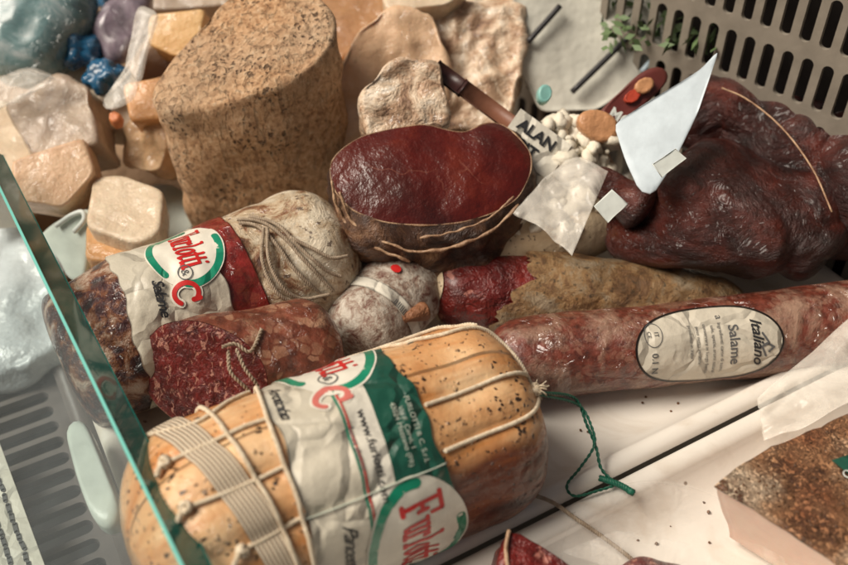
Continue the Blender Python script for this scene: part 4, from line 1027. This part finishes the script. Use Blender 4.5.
obj('orange_spot', prism([(630, 88), (644, 74), (660, 78), (652, 94), (642, 98)], mo+nb*.0045, nb, .004, sub=3, bev=.001, lump=.001), M['packet_orange'], mpk)
mX = (onplane(636, 126, mo, nb)-onplane(608, 108, mo, nb)).normalized(); obj('lettering', flatmap(text2d('MC', .0095, 0, .03), onplane(606, 117, mo, nb)+nb*.004, mX, nb.cross(mX), 0), M['tag_white'], mpk)
# sky gap reflected in the glass, modelled as a white triangle
cn = V((-.1, -.62, .78)).normalized()
obj('white_card', prism([(719, 50), (700, 70), (640, 106), (614, 124), (622, 150), (640, 192), (652, 196), (672, 166), (700, 108)], at(660, 130, .122), cn, .0012, lump=.0012, ls=25, bev=.0004, sub=1, capr=10), M['card_white'], label='tall white triangular card standing between the packets and the dark ham', cat='card')
wedge('white_tag', 'small white tag at the foot of the triangular card', 'tag_white', [(652, 164), (676, 148), (688, 158), (662, 178)], .122, .0012, nb, 'tag', sub=0, bev=.0004)
wedge('white_tag', 'small white tag lying on the left tip of the dark ham', 'tag_white', [(594, 206), (612, 190), (628, 204), (608, 224)], .098, .0012, nb, 'tag', sub=0, bev=.0004)
hb = thing('herb_bunch', 'bunch of small green herb leaves at the top edge before the pierced panel', 'herbs', at(660, 20, .08)); lv = []  # tree reflected in the glass, modelled as loose leaves
for k in range(420):
    p = at(random.uniform(600, 715), random.uniform(-25, 50), random.uniform(.09, .13)); a = V((random.uniform(-1, 1), random.uniform(-1, 1), random.uniform(-1, 1))).normalized()*random.uniform(.003, .007); b = a.orthogonal().normalized()*.0022
    lv.append(([p-a, p+b, p+a, p-b], [(0, 1, 2, 3)], None))
obj('leaves', join(lv)[:2], M['herb_leaf'], hb, kind='stuff')

# ================================================================ foreground right: lard slab, scraps, film, cup
ln = V((.03, -.05, 1)).normalized(); lp = at(800, 470, .058)
lo = [(716, 484), (742, 462), (772, 446), (848, 414), (930, 385), (960, 470), (960, 640), (880, 640), (838, 562), (782, 524)]
lt = thing('lard_slab', 'thick slab of pink-white lard with a brown herb crust on top, in the front tray', 'lard', at(780, 540, 0))
obj('fat', prism(lo, lp-ln*.0006, ln, .056, dirv=V((.36, .10, -1)).normalized(), rings=12, lump=.0012, ls=35, bev=.002, sub=0, taper=0), M['lard_side'], lt)
pl_ = prism(lo, lp+ln*.0012, ln, .0032, rings=2, lump=.0012, ls=70, bev=.0012, sub=0, capr=40, taper=0)
obj('herb_crust', ([v+ln*(.0006*mnoise.noise(v*160)) for v in pl_[0]], pl_[1], pl_[2]), M['herb_crust'], lt)
fk = []
poly = [onplane(x, y, lp, ln) for x, y in lo]
for k in range(520):
    x, y = random.uniform(716, 850), random.uniform(412, 566)
    ins = False; j = len(lo)-1
    for i in range(len(lo)):
        if (lo[i][1] > y) != (lo[j][1] > y) and x < (lo[j][0]-lo[i][0])*(y-lo[i][1])/(lo[j][1]-lo[i][1])+lo[i][0]: ins = not ins
        j = i
    if not ins or min((V((x, y))-V(q)).length for q in lo) < 14 or y > 480+(x-716)*.62-8 or y < 478-(x-716)*.50+10: continue
    p = onplane(x, y, lp, ln)+ln*.0017; a = V((random.uniform(-1, 1), random.uniform(-1, 1), random.uniform(-.12, .12))).normalized()*random.uniform(.0004, .0013); b = a.cross(ln).normalized()*random.uniform(.0002, .0006); u_ = ln*.0003
    fk.append(([p-a, p+b, p+a, p-b, p-a*.5+u_, p+a*.5+u_], [(0, 3, 4), (3, 2, 5, 4), (2, 1, 5), (1, 0, 4, 5)], None))
obj('herb_flakes', join(fk)[:2], M['herb_flake'], lt, kind='stuff', smooth=False)
cq_ = [onplane(x, y, lp+ln*.0030, ln) for x, y in [(832, 460), (862, 450), (880, 478), (850, 474)]]
dk = obj('dark_label', (cq_+[q-ln*.0006 for q in cq_], [(0, 1, 2, 3)[::-1], (4, 5, 6, 7), (0, 1, 5, 4), (1, 2, 6, 5), (2, 3, 7, 6), (3, 0, 4, 7)]), M['label_green'], lt, smooth=False)
obj('printed_ring', tube([onplane(848, 474, lp+ln*.0036, ln)+V((math.cos(a/3)*.002, math.sin(a/3)*.002, 0)) for a in range(20)], .0003, 5), M['tag_white'], dk)
# cloudy film over the rim
flm = [at(762, 408, .021), at(795, 398, .026), at(870, 330, .040), at(930, 290, .05)]
def ff2(u, v):
    a = spline([at(756, 400, .024), at(800, 362, .034), at(858, 312, .052), at(920, 262, .06)], 10); b = spline([at(764, 440, .020), at(800, 428, .030), at(862, 400, .044), at(930, 380, .05)], 10)
    i = u*(len(a)-1); k = min(int(i), len(a)-2); f = i-k; p = a[k].lerp(a[k+1], f).lerp(b[k].lerp(b[k+1], f), v)
    return p+Z*(.004*math.sin(v*7+u*2)*u+.004*mnoise.noise(V((u*4, v*4, 0)))+.002*mnoise.noise(p*32)+.001*mnoise.noise(p*90))
obj('plastic_film', sheetgrid(ff2, 50, 50), M['milky_film'], label='cloudy crumpled plastic film draped over the tray rims at the right edge', cat='plastic film', mods=[('SOLIDIFY', {'thickness': .0002})])
sm = thing('meat_scrap', 'small dark red pointed meat scrap at the bottom edge below the tray rim', 'meat', at(530, 560, 0))
obj('meat', prism([(508, 527), (522, 533), (548, 546), (580, 570), (560, 600), (498, 600), (498, 560)], at(530, 560, .040), V((.1, -.25, .95)).normalized(), .036, lump=.0015, ls=80, bev=.0025, sub=1), M['torn_meat'], sm)
obj('fat_edge', tube(spline([onplane(x, y, at(530, 560, .041), V((.1, -.25, .95)).normalized()) for x, y in [(509, 530), (506, 548), (508, 570)]], 8), .0010, 6), M['bresaola_rim'], sm)
cp = at(655, 575, .0); cu_ = thing('clear_tub', 'shallow clear plastic tub with red meat inside, at the bottom edge in the front tray', 'tub', cp)
def lathe(c, prof, n=72):
    vs, fs = [], []
    for r_, z in prof:
        for k in range(n): a = 2*math.pi*k/n; vs.append(c+V((math.cos(a)*r_, math.sin(a)*r_, z)))
    for i in range(len(prof)-1):
        for k in range(n): k2 = (k+1) % n; fs.append((i*n+k, i*n+k2, (i+1)*n+k2, (i+1)*n+k))
    return vs, fs
cp2 = at(668, 598, .0)
obj('shell', lathe(cp2, [(.001, .002), (.040, .002), (.044, .006), (.048, .020), (.052, .0205), (.0525, .0195), (.0535, .0205), (.053, .0215)]), M['plastic_film'], cu_)
RB = Body([cp2+V((-.028, .000, .008)), cp2+V((-.012, .004, .009)), cp2+V((.012, .002, .008))], [.007, .010, .007], .01, .01, 2, 2, 1, .004, 60, 2)
obj('meat', RB.mesh(40, 40), M['salami_cut'], cu_)

obj('plastic_film', filmgrid([at(560, 552, .012), at(612, 532, .022), at(735, 556, .022), at(720, 620, .014)], 50, 50, .006, 38, 9), M['plastic_film'], label='crinkled clear film over the red meat in the shallow tub at the bottom edge', cat='plastic film', mods=[('SOLIDIFY', {'thickness': .0002})])
cr_ = []
for k in range(22):
    x, y = (random.uniform(560, 745), random.uniform(395, 440)) if k % 2 else (random.uniform(590, 720), random.uniform(470, 545))
    p = at(x, y, .0009); q = random.uniform(.0003, .0011); bm = bmesh.new(); bmesh.ops.create_icosphere(bm, subdivisions=1, radius=q)
    vv = [p+v.co*(1+.5*random.random()) for v in bm.verts]; bm.verts.index_update(); cr_.append((vv, [tuple(v.index for v in f.verts) for f in bm.faces], None)); bm.free()
obj('crumbs', join(cr_)[:2], M['herb_flake'], label='tiny dark herb crumbs scattered over the white trays', cat='crumbs', kind='stuff')
# ================================================================ left: vent grille, lug, sign, glass
VO = at(118, 575, -.03); vx = -E1
g0 = at(60, 600, -.035)
obj('cloudy_bag', filmgrid([at(512, 212, .082), at(566, 158, .096), at(608, 172, .096), at(572, 256, .078)], 50, 50, .006, 45, 4), M['milky_film'], bgb, mods=[('SOLIDIFY', {'thickness': .0002})])  # film added over the lumps to veil the modelled reflection
t = thing('vent_grille', 'grey slotted air vent running along the left under the glass', 'vent', g0)
obj('slotted_strip', slot_plate(g0-E1*.032+E2*-.05, E1, E2, 1, 42, .066, .0135, .052, .0095, .005), M['vent_grey'], t, smooth=False)
obj('edge_rail', slab(g0+E1*.034-E2*.05, E1, E2, Z, .012, .57, .010, .002), M['vent_grey'], t)
# pale lug on the tray end
ha, hb_ = at(75, 425, .03), at(108, 520, .03)
obj('tray_lug', prism([(62, 424), (72, 412), (84, 418), (98, 450), (120, 505), (118, 524), (106, 530), (92, 520), (76, 480)], at(90, 470, .040), V((-.1, -.1, 1)).normalized(), .014, lump=.0005, bev=.004, sub=3), M['tub_white'], label='pale grey-green rounded plastic grip behind the glass beside the vent', cat='grip')
obj('plastic_bag', prism([(-90, 150), (6, 190), (52, 250), (72, 300), (60, 345), (20, 372), (-90, 380)], at(10, 270, .0), V((-.1, -.2, 1)).normalized(), .02, lump=.009, ls=26, bev=.004, sub=3, capr=30), M['bag_blue'], label='pale bluish white plastic bag seen through the glass at the left edge', cat='bag')  # glare on the glass, modelled as a pale solid
sg0 = at(-6, 440, .012)
sgn = thing('price_sign', 'white printed sign strip in the bottom left corner below the vent', 'sign', at(10, 560, -.02))
s_a, s_b = at(2, 452, -.012), at(27, 520, -.012); sd_ = (s_b-s_a).normalized(); sx = sd_.cross(Z)
if sx.x > 0: sx = -sx
obj('board', slab(s_a-sd_*.01, sd_, sx, Z, .20, .08, .003, .0006), M['label_white'], sgn, smooth=False)
pls = []
for r_ in range(5):
    x = .004
    while x < .16:
        L_ = random.uniform(.002, .006); pls.append([(x, .006+r_*.0075), (x+L_, .006+r_*.0075+random.uniform(-.0006, .0006))]); x += L_+random.uniform(.0012, .003)
obj('small_print', flatmap(strokes2d(pls, .0022), s_a-sd_*.01+Z*.0036, sd_, sx), M['ink_grey'], sgn)
# glass pane with its green polished edge
GH = .10
ga_, gb_ = at(-22, 145, GH), at(197, 600, GH); gd = (gb_-ga_).normalized(); gout = (-E1*math.cos(rad(40))-Z*math.sin(rad(40))).normalized(); gn = gd.cross(gout).normalized()
if gn.z < 0: gn = -gn
Lg = (gb_-ga_).length
gt_ = thing('glass_pane', 'sloping glass pane with a green polished edge at the left of the case', 'glass', ga_)
TH = .016
obj('pane', slab(ga_, gd, gout, -gn, Lg, .34, TH, 0), M['glass'], gt_, smooth=False)
obj('polished_edge', slab(ga_-gout*.0012, gd, gout, -gn, Lg, .0011, TH*.98, .0003), M['glass_edge'], gt_, smooth=False)
obj('arris', slab(ga_-gout*.0016+gn*.0004, gd, gout, -gn, Lg, .0016, .0005, 0), M['glass_arris'], gt_, smooth=False)
